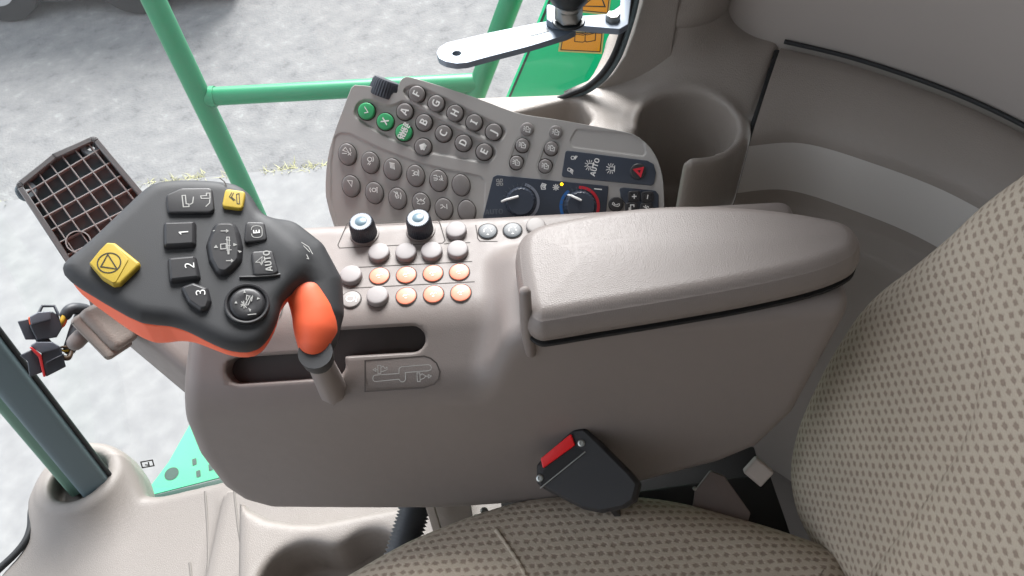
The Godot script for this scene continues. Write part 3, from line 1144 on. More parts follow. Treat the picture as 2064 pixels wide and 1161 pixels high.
func console_distance(p: Vector3) -> float:
	var so := p - Vector3(0, 0.656, 0.034)
	var ds := so.dot(SN)
	var low := smax((p - Vector3(0, 0.66, 0)).dot(TN), ds, 0.008)
	var pod := smax((p - Vector3(0.2, 0.72, 0)).dot(LN) + 0.0345, 0.92 * (0.052 - p.x) + 0.38 * (p.y - 0.68), 0.016)
	pod = smax(pod, -(p.z + 0.022), 0.02)
	pod = smax(pod, 0.75 * (p.x - 0.312) - 0.66 * (p.z - 0.02), 0.03)
	var d := smin(low, pod, 0.016)
	d = smax(d, (p - face_o).dot(FN), 0.016)
	d = smax(d, smax(poly_distance(Vector2(p.x, p.y), hull), -(p.z + 0.070), 0.012), 0.016)
	# the gate that the lever runs in
	var q := S_inv * p
	var g := smin(seg2(Vector2(q.x, q.y), slot_a[0], slot_a[1]), seg2(Vector2(q.x, q.y), slot_b[0], slot_b[1]), 0.002) - slot_r
	return smax(d, -maxf(g, -0.045 - ds), 0.0022)


func button(parent: Node, xf: Transform3D, outline: PackedVector2Array, h: float, bev: float, m: String, r: float, dome := 0.0006, label := "") -> MeshInstance3D:
	return part(parent, "button", pillow(outline, dome_rings(h, bev, dome, r), false), m, xf, label)


func button_gap(parent: Node, xf: Transform3D, r: float) -> void:
	part(parent, "button_gap", lathe(PackedVector2Array([Vector2(r * 0.9, 0.0004), Vector2(r + 0.0010, 0.0004), Vector2(r + 0.0011, 0.0)]), 28), "groove", xf)


func build_console() -> void:
	var c := thing("armrest_console", "grey moulded armrest console with buttons, knobs, lever gate and padded lid", "armrest", move(Vector3(0.03, 0.44, 0.02)))
	hull = o1("-205,800 -206,720 -214,655 -222,625 -229,590 -232,545 -225,494 -212,470 -188,454 -100,444 -20,437 80,440 167,463 242,491 274,513 297,560 318,700 327,800")
	face_o = Vector3(-0.0850, 0.6159, 0.0854)
	var S := Transform3D(Vector3(1.0000, 0.0000, 0.0000), Vector3(0.0000, 0.6157, -0.7880), Vector3(0.0000, 0.7880, 0.6157), Vector3(0.0000, 0.6560, 0.0340))
	S_inv = S.affine_inverse()
	slot_a = [p1("-173.8,-39.2"), p1("-96.9,-38.4")]
	slot_b = [p1("-107.5,-21.1"), p1("-29.7,-20.8")]
	var bodym := part(c, "body", solid(console_distance, Vector3(-0.245, 0.43, -0.085), Vector3(0.345, 0.735, 0.125), 0.0035), "plastic")
	part(c, "gate_liner", slab(o1("-189.9,-33.0 -82.0,0.0 -8.3,-1.9 -10.1,-38.6 -84.6,-57.0 -190.9,-55.4"), 0.003, 0.001, -0.020), "gate_dark", S)
	# padded lid
	var L := Transform3D(Vector3(0.9976, 0.0698, 0.0000), Vector3(0.0000, 0.0000, -1.0000), Vector3(-0.0698, 0.9976, 0.0000), Vector3(0.2000, 0.7200, 0.0000))
	var lo := spline(o1("-138.0,-23.3 -136.5,-7.5 -130.8,2.7 -115.0,10.5 -74.4,15.9 -38.2,17.4 -2.8,14.9 31.4,8.6 64.2,-0.2 95.3,-12.1 112.9,-22.2 117.5,-34.5 114.6,-45.9 105.0,-55.6 76.2,-65.5 24.0,-73.9 -38.1,-80.0 -85.4,-83.8 -118.2,-86.7 -127.6,-86.0 -133.6,-76.4 -136.4,-53.0"), true, 4)
	var rings := [[0.003, -0.0285], [-0.001, -0.0275], [-0.0042, -0.024], [-0.0048, -0.018], [-0.0036, -0.012], [-0.0016, -0.0078], [0.0, -0.0055]]
	var lc := ccw(lo)
	var crown := func(p: Vector2) -> float:
		var e := maxf(-poly_distance(p, lc), 0.0)
		return -0.0055 * pow(maxf(1.0 - e / 0.011, 0.0), 2.2) + 0.0022 * smoothstep(0.0, 0.05, e)
	var lid := part(c, "lid", pillow(lo, rings), "lid_skin", L, "leather-grained padded armrest lid")
	part(lid, "lid_top", relief(lo, crown, 0.0018), "lid_skin", L)
	part(c, "lid_gap_shade", slab(inset(ccw(lo), -0.0046), 0.0026, 0.0005, -0.0312), "under_black", L)  # dark strip that stands for the shade in the gap below the lid
	part(c, "lid_catch", tube(PackedVector3Array([Vector3(0.0642, 0.7151, 0.0714) + Vector3(0, 0.01, 0.003), Vector3(0.0648, 0.6845, 0.0757) + Vector3(0, 0, 0.003), Vector3(0.0671, 0.6559, 0.0797) + Vector3(0, 0, -0.001)]), PackedFloat32Array([0.0045, 0.005, 0.0045]), 10, true), "plastic")
	# engraved lines on the top
	var T := Transform3D(Vector3(1.0000, 0.0000, 0.0000), Vector3(0.0000, 0.1045, -0.9945), Vector3(0.0000, 0.9945, 0.1045), Vector3(0.0000, 0.6600, 0.0000))
	for s in ["c -89.3,65.6 -95.8,41.4 -94.2,38.0 -3.6,37.3 -1.4,39.9 -6.4,61.5 -9.1,63.4", "-76.6,16.0 21.8,15.7", "-81.5,-5.4 23.5,-5.6", "-1.8,36.4 20.4,36.3", "25.9,55.3 27.4,40.2 29.1,37.3 44.3,35.7", "-145.1,47.5 -129.2,47.5 -121.0,48.1 -119.9,46.4 -123.1,38.9", "-142.8,-32.6 -137.6,-28.0 -135.9,-17.9"]:
		part(c, "engraved_line", lines(s, 0.0009), "groove", T)
	part(c, "engraved_line", lines("-68.9,-36.3 -20.2,-35.2 -15.0,-37.2 -10.3,-41.5 -7.8,-48.6 -9.3,-54.6 -13.2,-58.5 -21.5,-60.9 -70.1,-61.5 -68.9,-36.3", 0.0012), "groove", S)
	var gate := part(c, "gate_diagram", lines("-61.3,-48.5 -41.6,-48.2 -41.4,-44.5 -40.7,-43.5 -39.0,-42.9 -17.2,-42.3 -15.5,-42.9 -14.7,-44.6 -15.3,-46.5 -17.5,-47.3 -36.4,-47.7 -36.5,-53.3 -37.3,-54.7 -38.9,-55.3 -40.5,-54.9 -42.0,-52.9 -61.7,-53.8 -63.1,-52.8 -63.3,-51.0 -62.7,-49.1 -61.3,-48.5|c -58.7,-40.6 -56.2,-40.7 -56.5,-47.5 -58.9,-47.3|-56.3,-42.7 -54.3,-41.4 -53.0,-43.6 -51.2,-42.6 -51.3,-44.7 -56.0,-46.1|c -62.8,-44.1 -60.6,-42.9 -60.6,-45.5|-60.6,-44.2 -58.9,-44.2|c -26.8,-48.5 -24.5,-48.6 -24.5,-55.8 -26.8,-55.6|-24.5,-50.8 -22.6,-49.5 -19.8,-51.4 -21.2,-53.3 -24.5,-54.3|c -15.0,-51.7 -17.7,-50.5 -17.6,-53.2|-19.5,-51.7 -17.7,-51.8", 0.0006), "grey_print", S, "printed lever gate diagram")
	# shallow round buttons
	for s in [["8.7,48.7", 1], ["-58.4,28.6", 1], ["-35.1,27.5", 1], ["-12.6,27.1", 1], ["9.9,27.2", 1], ["-81.1,6.4", 1], ["-57.4,-16.5", 1], ["-57.3,5.3", 2], ["-34.3,4.8", 2], ["-11.5,4.9", 2], ["11.0,4.9", 2], ["-33.7,-16.8", 2], ["-10.8,-16.5", 2], ["12.1,-16.5", 2], ["-79.8,-17.0", 3], ["36.3,47.3", 4], ["58.3,46.9", 4], ["79.1,50.0", 5]]:
		var p := p1(s[0])
		var k: int = s[1]
		var r: float = [0.0, 0.0093, 0.0084, 0.0080, 0.0082, 0.0088][k]
		var xf := T * at(p, 0.0001)
		var b: MeshInstance3D
		if k == 1:
			b = button(c, xf, oval(r, r), 0.0050, 0.0016, "button_grey", r, 0.0004)
		elif k == 5:
			b = button(c, xf, oval(r, r), 0.0030, 0.0014, "button_flush", r, 0.0004)
		else:
			part(c, "button_gap", lathe(PackedVector2Array([Vector2(r, 0), Vector2(r, 0.0004), Vector2(r + 0.0008, 0.0004), Vector2(r + 0.0008, 0)]), 28), "groove", xf)
			b = button(c, xf, oval(r, r), 0.0012, 0.0006, ["", "", "button_orange", "button_flush", "button_slate"][k], r, 0.0005)
		if k == 2:
			part(b, "symbol", lines("-2.4,-0.8 -1.2,0.9 0,-0.5 1.4,0.9 2.4,0.3|-0.8,-2.6 0.6,-2.6", 0.0007), "white_print", T * at(p, 0.0018))
		if k == 3:
			part(b, "symbol", lines("c -4,0 -3,2.2 0,3 2.5,1.5 2.5,-1.5 0,-3 -3,-2.2|4.4,-3.4 5.2,3.4|2.5,-1 3.4,-1", 0.0007), "white_print", T * at(p, 0.0017))
		if k == 4:
			part(b, "symbol", lines("c -3.2,1 -1.4,3 0.4,1.6 2.8,2.6 1.6,0.4 3.6,-0.6 1,-1 0,-2.6 -1.2,-1 -3.4,-1|-1,0 1,0.6|-0.5,-4.4 0.8,-4.4", 0.0009), "white_print", T * at(p, 0.0016))
	# two knurled knobs
	for s in [["-72.9,52.0", "front knurled black knob with pale cap"], ["-23.1,52.5", "rear knurled black knob with pale cap"]]:
		var xf := T * at(p1(s[0]), 0.0002)
		var kn := part(c, "knob", lathe(o1("0,0 11.4,0 11.6,1 11.2,12 10.6,16.6 9.6,17.6 0,17.6"), 144, 36, 0.0005), "knob_black", xf, s[1])
		part(kn, "cap", lathe(o1("5.2,17.7 5.4,18.0 9.4,18.0 9.7,17.7"), 144, 36, 0.0008), "cap_white", xf)
		part(kn, "cap_centre", lathe(o1("0,18.3 4.6,18.3 5.0,18.0 5.0,17.6"), 36), "cap_blue", xf)
		part(kn, "collar", lathe(o1("11.6,0.2 13.0,0.2 12.8,1.2 11.6,1.4"), 40), "plastic", xf)


# ---------------------------------------------------------------- keypad
var troughs := []


func trough_depth(p: Vector2) -> float:
	var z := 0.0
	for t in troughs:
		if (t[3] as Rect2).has_point(p):
			z -= t[1] * smoothstep(t[2], -t[2], poly_distance(p, t[0]))
	return z


func relief(outline: PackedVector2Array, f: Callable, step: float) -> ArrayMesh:
	var o := ccw(outline)
	var box := Rect2(o[0], Vector2.ZERO)
	for q in o:
		box = box.expand(q)
	var nx := int(box.size.x / step) + 2
	var ny := int(box.size.y / step) + 2
	var inside := PackedByteArray()
	inside.resize(nx * ny)
	for j in ny:
		for i in nx:
			inside[i + j * nx] = 1 if Geometry2D.is_point_in_polygon(box.position + Vector2(i, j) * step, o) else 0
	var id := PackedInt32Array()
	id.resize(nx * ny)
	id.fill(-1)
	var V := PackedVector3Array()
	var N := PackedVector3Array()
	var idx := PackedInt32Array()
	for j in ny - 1:
		for i in nx - 1:
			var c := [i + j * nx, i + 1 + j * nx, i + 1 + (j + 1) * nx, i + (j + 1) * nx]
			if inside[c[0]] + inside[c[1]] + inside[c[2]] + inside[c[3]] == 0:
				continue
			for q: int in c:
				if id[q] >= 0:
					continue
				var p := box.position + Vector2(q % nx, q / nx) * step
				if not inside[q]:
					var best := 1e9
					var bp := p
					for k in o.size():
						var w := Geometry2D.get_closest_point_to_segment(p, o[k], o[(k + 1) % o.size()])
						if w.distance_squared_to(p) < best:
							best = w.distance_squared_to(p)
							bp = w
					p = bp
				var e := step * 0.6
				var z: float = f.call(p)
				id[q] = V.size()
				V.append(Vector3(p.x, p.y, z))
				N.append(Vector3(-(f.call(p + Vector2(e, 0)) - f.call(p - Vector2(e, 0))) / (2 * e), -(f.call(p + Vector2(0, e)) - f.call(p - Vector2(0, e))) / (2 * e), 1).normalized())
			idx.append_array(PackedInt32Array([id[c[0]], id[c[2]], id[c[1]], id[c[0]], id[c[3]], id[c[2]]]))
	var arr := []
	arr.resize(Mesh.ARRAY_MAX)
	arr[Mesh.ARRAY_VERTEX] = V
	arr[Mesh.ARRAY_NORMAL] = N
	arr[Mesh.ARRAY_INDEX] = idx
	var m := ArrayMesh.new()
	m.add_surface_from_arrays(Mesh.PRIMITIVE_TRIANGLES, arr)
	return m


func trough(s: PackedVector2Array, depth: float, soft: float) -> void:
	var b := Rect2(s[0], Vector2.ZERO)
	for q in s:
		b = b.expand(q)
	troughs.append([s, depth, soft, b.grow(soft + 0.001)])


func build_keypad() -> void:
	var K := Transform3D(Vector3(1.0000, 0.0000, 0.0000), Vector3(0.0000, 0.7071, -0.7071), Vector3(0.0000, 0.7071, 0.7071), Vector3(-0.0024, 0.6468, -0.0850))
	var k := thing("keypad", "grey tilted control keypad with lettered and symbol buttons behind the armrest", "control panel", K)
	var o := spline(o1("-79.6,123.9 -73.6,125.4 -63.2,124.0 -49.8,120.1 -39.0,116.4 -36.8,122.1 -34.2,127.8 -29.9,130.7 -22.6,129.4 -1.7,122.0 24.3,112.1 45.3,103.4 68.1,93.6 85.7,89.0 104.8,85.3 135.3,78.3 160.7,72.4 176.6,67.9 187.8,59.6 195.7,49.1 200.7,36.1 203.0,21.3 203.0,-1.7 201.4,-21.0 45.4,-18.2 -84.7,-16.7 -98.3,-13.2 -105.3,0.1 -109.7,20.7 -110.4,30.8 -108.5,49.5 -103.8,69.7 -96.4,88.4 -89.4,103.3"), true, 2)
	trough(spline(o1("-78.7,102.2 -77.4,97.0 -70.6,91.1 -58.2,82.5 -41.8,73.2 -29.8,67.7 -25.5,62.4 -19.3,58.5 -12.7,58.8 -8.4,60.5 14.6,55.0 37.8,49.6 44.2,50.8 48.7,56.1 47.7,62.6 40.2,67.4 23.7,76.2 -6.5,94.1 -22.8,105.0 -32.9,109.1 -37.5,108.1 -42.2,106.3 -50.0,106.4 -60.1,111.1 -69.1,112.3 -75.6,109.1"), true, 2), 0.0022, 0.0010)
	trough(spline(o1("-32.1,118.3 -28.2,121.9 -21.6,122.8 -14.0,120.1 4.9,110.2 23.8,99.7 49.0,85.5 57.3,81.5 58.9,74.9 54.0,69.0 47.4,68.5 39.2,72.8 26.5,80.3 -6.2,99.6 -21.3,108.5 -28.8,112.0"), true, 2), 0.0022, 0.0010)
	trough(round_poly(o1("-106.3,22.8 -103.8,56.5 -98.5,80.8 -93.3,83.6 -84.3,82.6 -56.6,67.2 -24.8,53.6 0.9,45.4 21.6,40.4 34.5,37.1 38.1,32.0 34.7,-5.8 29.4,-29.2 -82.7,-23.1 -102.3,-2.3"), 0.008, 3), 0.0007, 0.0007)
	var p1a := p1("74.3,63.8")
	var p1b := p1("67.5,47.3")
	var p2a := p1("100.8,59.4")
	var p2b := p1("94.2,42.9")
	var pr := 0.00723
	trough(stadium(p1a, p1b, pr, 6), 0.0010, 0.0007)
	trough(stadium(p2a, p2b, pr, 6), 0.0010, 0.0007)
	trough(round_poly(o1("124.6,75.5 118.6,65.9 120.2,59.4 186.1,47.4 188.2,50.2 186.3,62.6 178.1,68.3"), 0.004, 3), 0.0007, 0.0006)
	part(k, "face", relief(o, trough_depth, 0.0010), "keypad_plastic", K)
	part(k, "housing", pillow(o, [[0.006, -0.028], [0.0, -0.024], [-0.0008, -0.005], [-0.0006, -0.001], [0.0, 0.0], [0.0006, -0.0045]], true), "keypad_plastic", K)
	part(k, "mount_arm", bar(K * Vector3(0.06, -0.02, -0.03), Vector3(0.05, 0.60, -0.06), 0.06, 0.05, 0.01), "plastic")
	for q in [[p1a, p1b], [p2a, p2b]]:
		var ring := stadium(q[0], q[1], pr, 8)
		ring.append(ring[0])
		part(k, "outline_print", lines([ring], 0.0008, 1.0, 0.0002), "grey_print", K)
	# lettered buttons; the letters point towards the front of the cab
	var row := o1("38.7,60.3 -32.3,100.7")
	var up := (row[1] - row[0]).normalized()
	var rr := 0.00746
	var letters := {"A": "-32.4,99.8", "B": "-15.4,89.0", "C": "2.0,78.1", "D": "19.8,68.5", "E": "38.6,59.4", "F": "-20.4,115.0", "G": "-3.1,105.5", "H": "13.7,96.0", "I": "30.8,86.5", "J": "48.4,77.0"}
	for l: String in letters:
		var p := p1(letters[l])
		var xf := K * at(p, -0.0022)
		button_gap(k, xf, rr)
		var b := button(k, xf, oval(rr, rr), 0.0042, 0.0012, "button_dark", rr, 0.0004, "button lettered %s" % l)
		part(b, "letter", word(l, 0.0068), "white_print", K * at(p, 0.0026, up))
	for g in [["-67.7,102.2", "green button with a check mark"], ["-51.0,91.8", "green button with an X"], ["-34.5,81.0", "green button with small lettering and arrow"], ["-17.7,66.9", "button with a white house symbol"]]:
		var p := p1(g[0])
		var xf := K * at(p, -0.0022)
		var home: bool = "house" in g[1]
		button_gap(k, xf, rr * 1.03)
		var b := button(k, xf, oval(rr * 1.03, rr * 1.03), 0.0042, 0.0012, "button_dark" if home else "button_green", rr, 0.0004, g[1])
		var top := K * at(p, 0.0025, up)
		if "check" in g[1]:
			part(b, "symbol", lines("-2.2,0.2 -0.4,-2.2 2.6,2.6", 0.0008), "white_print", top)
		elif " X" in g[1]:
			part(b, "letter", word("X", 0.0064), "white_print", top)
		elif home:
			part(b, "symbol", patch(o1("-2.6,-2.8 -0.9,-2.8 -0.9,-0.8 0.9,-0.8 0.9,-2.8 2.6,-2.8 2.6,0.2 3.6,0.2 0,3.6 -3.6,0.2 -2.6,0.2")), "white_print", top)
		else:
			part(b, "lettering", word("OVER", 0.0011), "white_print", top * at(Vector2(0.0010, 0.0011)))
			part(b, "lettering", word("RIDE", 0.0011), "white_print", top * at(Vector2(0.0010, -0.0009)))
			part(b, "symbol", lines("-2.6,-2.6 -2.6,1.8|-3.6,0.6 -2.6,2 -1.6,0.6", 0.0006), "white_print", top)
	# oval function buttons
	var ex := 0.00812
	var ey := 0.01003
	var icons := ["c -3.2,3 1.8,1 -1,5.2|2.6,4.4 3.2,2.2|-3.6,0.6 -0.2,0.4|1,-0.8 3.6,1.0|1.4,1 3.2,-1", "c -1.8,2 -0.6,0.6 1.0,0.8 1.8,2.2 1.2,3.6 -0.4,4 -1.6,3.2|2.6,4.2 3.2,2.4 2.4,0.6|-1.6,-1.4 -0.4,-0.2|-0.4,-2 0.6,-0.6", "-1.6,4.6 -1.2,1|-0.6,4.4 -0.2,0.6|0.4,4.2 0.8,0.2|1.4,4 1.8,-0.2|-2,5 1.8,4.4", "c -0.4,3 1.6,2.8 1.6,0.4 -0.4,0.6|-2.6,3.8 -1.2,3.8|-2.4,0 -1.2,0|2.2,4.4 2.8,3 2.6,-0.2|-0.8,2.4 -1.6,1.6 -0.8,0.8", "-3.6,4 -1.6,4.2 -0.8,3|-3.6,2 -0.6,1.8|-3.4,0.4 -1.6,0.2 -0.6,1|2.6,3.8 3,2.2|0.4,3.4 1.4,2.6|0.6,0.4 2.2,1.6 3.8,-0.2|2,0 3.4,1.6", "", "c -2.2,4.4 1.6,4 1.0,-0.6", "c -1.6,2.4 -0.8,1 0.8,0.8 1.8,2 1.2,3.4 -0.6,3.6|-2.8,3.8 -3.2,2.2 -2.6,0.6|2.6,3.8 2.6,0|2.2,4 3,4", "c -1.4,2 -0.4,0.2 1.2,0.4 1.4,2 0.4,3.2 0.2,4 -1,4|-2.6,5.4 -0.8,4.6|-0.2,5.2 0.4,4.4|2.6,4.4 3.2,2.4 2.8,-0.4|-0.4,1.4 0.4,2", "-3.4,4.4 -1.6,2 -3,1|-1.6,2.2 0,3.4 1.6,2|3.4,4.2 1.8,2 3.2,0.8|-2.8,0 -0.6,-0.6|0.8,-0.6 2.8,0|0,3 0.2,1.6", "-2.6,3 -1,3.2 -0.4,2|-2.4,0.4 0,2 1.2,0.8|2.4,3.6 2.6,0|-1.6,0.6 -0.6,1.6", ""]
	var spots := o1("-87.9,63.9 -67.3,55.2 -47.1,48.0 -26.1,40.9 -5.2,35.2 15.4,30.0 -86.7,34.6 -65.5,27.2 -44.3,20.8 -22.7,15.1 -1.8,8.9 19.4,5.9")
	for i in 12:
		var xf := K * at(spots[i], -0.0007)
		part(k, "button_gap", pillow(oval(ex + 0.0007, ey + 0.0007, 32, 0.18), [[0.0, 0.0], [0.0, 0.0003]], false), "groove", xf)
		var b := button(k, xf, oval(ex, ey, 32, 0.18), 0.0034, 0.0014, "button_dark", ex, 0.0006)
		if icons[i]:
			part(b, "symbol", lines(icons[i], 0.0007, 0.00115), "white_print", K * at(spots[i], 0.0033, Vector2(0.05, 1)))
	# lamp buttons with little machine pictures
	var lr := 0.00630
	for s in ["79.2,77.6", "105.6,73.5", "74.3,63.4", "67.9,47.8", "100.8,59.2", "94.4,43.1"]:
		var p := p1(s)
		button_gap(k, K * at(p, -0.0010), lr)
		var b := button(k, K * at(p, -0.0010), oval(lr, lr), 0.0034, 0.0012, "button_dark", lr, 0.0005)
		part(b, "symbol", lines("c -0.8,-2.4 2.8,-2.4 2.8,0.8 1.4,1 0.6,2.4 -0.8,2.4|-3.2,2.2 -1.8,1.3|-3.4,0.4 -1.8,0.3|-3.2,-1.4 -1.8,-0.8|0.4,-0.4 1.6,-0.4", 0.0006), "white_print", K * at(p, 0.0030, Vector2(0.2, 1)))
	# lamp and beacon strip
	var strip := part(k, "switch_strip", slab(round_poly(o1("114.0,56.8 189.2,43.1 195.0,39.6 196.8,31.2 194.5,21.4 192.0,19.9 108.8,32.4"), 0.003, 4), 0.0014, 0.0005), "gloss_navy", K)
	var sup := Vector2(-1, 0.12)
	part(strip, "lamp_symbol", lines("c -1.6,-1 -1.6,1 0,1.8 1.4,1 1.4,-1 0,-1.8|-1.6,-2.4 1.8,-4.6|-0.6,-2.2 2,-3.6|0.6,-2 2,-2.6", 0.0006, 0.0009), "white_print", K * at(p1("120.1,49.5"), 0.0014, sup))
	part(strip, "lamp_symbol", lines("c -1.6,-1 -1.6,1 0,1.8 1.4,1 1.4,-1 0,-1.8|-1.6,-1.6 -2.8,-5|-0.6,-1.8 -1.6,-4.6|0.6,-1.8 -0.4,-4.4|1.4,-1.4 0.8,-4", 0.0006, 0.0009), "white_print", K * at(p1("116.4,38.8"), 0.0014, Vector2(-1, 0.5)))
	var beacon := "c -1.6,-2.4 1.6,-2.4 1.6,1.2 0.9,2.2 -0.9,2.2 -1.6,1.2|-2.8,-2.8 2.8,-2.8|-2.4,2.2 -4.2,3.4|2.4,2.2 4.2,3.4|-2.6,0.8 -4.6,1|2.6,0.8 4.6,1|-0.8,3 -1.6,4.8|0.8,3 1.6,4.8|-2.6,-0.6 -4.4,-1.2|2.6,-0.6 4.4,-1.2"
	part(strip, "beacon_symbol", lines(beacon, 0.0006, 0.0010), "white_print", K * at(p1("135.9,41.8"), 0.0014, sup))
	part(strip, "beacon_lettering", word("AUTO", 0.0012), "white_print", K * at(p1("140.4,39.8"), 0.0015, Vector2(-1, 0.35)))
	part(strip, "beacon_symbol", lines(beacon, 0.0006, 0.0010), "white_print", K * at(p1("155.6,37.6"), 0.0014, sup))
	var hz := p1("179.9,33.5")
	var hb := button(k, K * at(hz, 0.0012), oval(0.00746, 0.00746), 0.0022, 0.0010, "button_black", 0.007, 0.0004, "hazard button with a red triangle")
	part(hb, "red_triangle", lines("c 176.8,35.1 183.8,36.2 181.5,29.8", 0.0022, 0.001, 0.0001), "red_print", K * move(Vector3(0, 0, 0.0044)))
	# climate panel
	var cl := part(k, "climate_panel", slab(round_poly(o1("49.6,37.6 152.3,21.7 149.1,-0.6 146.2,-23.3 32.2,-15.0 34.3,0.4 45.4,35.6"), 0.002, 4), 0.0013, 0.0005), "gloss_navy", K)
	part(cl, "fan_symbol", lines("c 0.4,0.6 1,3.2 3,3 3,1|c -0.4,0.6 -3,1 -3,3 -1,3.2|c -0.4,-0.6 -1,-3.2 -3,-3 -3,-1|c 0.4,-0.6 3,-1 3,-3 1,-3.2", 0.0006, 0.0009), "grey_print", K * at(p1("51.3,30.6"), 0.0013))
	part(cl, "defrost_symbol", lines("c -2.4,-2 -3,2 0,3 3,2 2.4,-2 0,-1.2|-1,-1 -0.6,1.6|0.4,-1 0.6,1.8|1.4,-1.2 1.6,1.4", 0.0007, 0.0009), "white_print", K * at(p1("92.1,24.5"), 0.0013, Vector2(-1, 0.2)))
	part(cl, "snowflake_symbol", lines("-3,0 3,0|0,-3 0,3|-2.2,-2.2 2.2,2.2|-2.2,2.2 2.2,-2.2|c -1.4,0 0,1.4 1.4,0 0,-1.4", 0.0008, 0.0009), "white_print", K * at(p1("103.2,23.2"), 0.0013))
	part(cl, "indicator_led", lathe(o1("0,0.8 1.0,0.6 1.4,0"), 16), "lit_led", K * at(p1("108.8,25.7"), 0.0013))
	part(cl, "bar_print", lines("139.0,19.9 145.5,18.9", 0.0010), "white_print", K * move(Vector3(0, 0, 0.0013)))
	part(cl, "dial_lettering", word("AUTO", 0.0009), "faint_print", K * at(p1("44.7,3.6"), 0.0014, Vector2(0, 1)))
	for s in [["69.7,11.5", 36.0, "51.3,12.9", "67.2,16.2", "fan dial with white pointer"], ["124.5,4.4", 38.0, "113.4,16.0", "124.7,9.9", "temperature dial with blue and red scale"]]:
		var p := p1(s[0])
		var r: float = s[1] * 0.00047
		var xf := K * at(p, 0.0013)
		var hot: bool = "red" in s[4]
		var d := part(k, "dial", lathe(PackedVector2Array([Vector2(0, 0.0105), Vector2(r * 0.70, 0.0105), Vector2(r * 0.76, 0.0095), Vector2(r * 0.80, 0.002), Vector2(r * 0.84, 0.0)]), 96, 24, 0.0004), "gloss_navy", xf, s[4])
		for seg in ([[2.2, 4.4, "blue_print"], [-1.2, 1.5, "red_print"]] if hot else [[-1.1, 1.2, "silver_ring"]]):
			var arc := PackedVector2Array()
			for i in 21:
				arc.append(Vector2.from_angle(lerpf(seg[0], seg[1], i / 20.0)) * r * 0.98)
			part(d, "scale_arc", lines([arc], r * 0.15, 1.0, 0.0002), seg[2], xf)
		for i in 9:
			var a := lerpf(0.9, 3.0, i / 8.0)
			part(d, "tick", lines([PackedVector2Array([Vector2.from_angle(a) * r * 0.86, Vector2.from_angle(a) * r * 1.0])], 0.0006, 1.0, 0.0003), "faint_print", xf)
		var a2 := p1(s[2]) - p
		var b2 := p1(s[3]) - p
		part(d, "pointer", tube(PackedVector3Array([Vector3(a2.x, a2.y, 0.0035) * 0.93, Vector3(lerpf(a2.x, b2.x, 0.3), lerpf(a2.y, b2.y, 0.3), 0.0105), Vector3(b2.x, b2.y, 0.0112)]), 0.0011, 8, true), "white_print", xf)
	# telephone and volume keys
	var ph := p1("158.3,4.4")
	var pb := button(k, K * at(ph, 0.0), oval(0.00700, 0.00700), 0.0024, 0.001, "button_black", 0.0066, 0.0004, "telephone button")
	part(pb, "symbol", lines("c -3.4,1.4 -2.2,2.6 -1.2,1.4 -1.6,0.6 0.8,-0.8 1.6,-0.2 3,-0.6 2.6,-2 1,-2.4 -1.6,-1", 0.0006), "white_print", K * at(ph, 0.0030, Vector2(-0.3, 1)))
	var vp := part(k, "audio_panel", slab(round_poly(o1("162.1,19.5 166.8,19.5 195.6,15.2 198.6,11.1 197.6,-13.6 169.6,-12.1 168.1,2.5 163.3,11.0"), 0.003, 4), 0.0012, 0.0005), "gloss_navy", K)
	for s in [["175.3,10.8", "-2,0 2,0|0,-2 0,2"], ["187.7,9.7", "-0.4,-1.8 0.4,1.8"], ["172.5,0.4", "c -2.6,-1.6 -1,-1.6 -1,0 -2.6,0|-1,-1 -1,3 2.4,3 2.4,1"], ["186.4,-0.8", "-3,2 0,0 3,-2|-1,3 0.6,-2|1,2 2,1"]]:
		var p := p1(s[0])
		var b := button(k, K * at(p, 0.0010), rect(0.01166, 0.01026, 0.003), 0.0018, 0.0007, "button_black", 0.004, 0.0002)
		part(b, "symbol", lines(s[1], 0.0009, 0.0009), "white_print", K * at(p, 0.0031))
	# ribbed encoder knob on the upper edge
	var e := o1("-52.0,120.2 -47.7,129.9")
	var ax: Vector3 = K.basis * Vector3(e[1].x - e[0].x, e[1].y - e[0].y, 0.002).normalized()
	var base: Vector3 = K * Vector3(e[0].x, e[0].y, -0.010)
	part(k, "encoder_knob", lathe(o1("0,-4 14.0,-4 14.4,-2 13.6,9 12.2,11.6 0,12.4"), 132, 33, 0.0006), "knob_black", facing(base, ax, Vector3(0.3, 0.1, 1)), "ribbed dark encoder knob on the upper edge")


# ---------------------------------------------------------------- multi-function lever
var head_plan := PackedVector2Array()
var hook := []
var thumb := []


func lever_distance(p: Vector3) -> float:
	var d := smax(poly_distance(Vector2(p.x, p.y), head_plan), absf(p.z + 0.010) - 0.010, 0.011)
	var g := 1e9
	for i in hook.size() - 1:
		g = minf(g, capsule(p, hook[i][0], hook[i + 1][0], hook[i][1], hook[i + 1][1])) if i > 0 else capsule(p, hook[0][0], hook[1][0], hook[0][1], hook[1][1])
	return smin(d, smax(g, p.z + 0.006, 0.006), 0.016)


func thumb_distance(p: Vector3) -> float:
	var g := capsule(p, thumb[0][0], thumb[1][0], thumb[0][1], thumb[1][1])
	for i in range(1, thumb.size() - 1):
		g = smin(g, capsule(p, thumb[i][0], thumb[i + 1][0], thumb[i][1], thumb[i + 1][1]), 0.012)
	return g


func belly_distance(p: Vector3) -> float:
	var depth := 0.046 + 0.034 * exp(-pow((p.x + 0.050) / 0.04, 2.0))
	return maxf(smax(poly_distance(Vector2(p.x, p.y), head_plan) + 0.0012, -p.z - depth, 0.026), p.z + 0.0155)


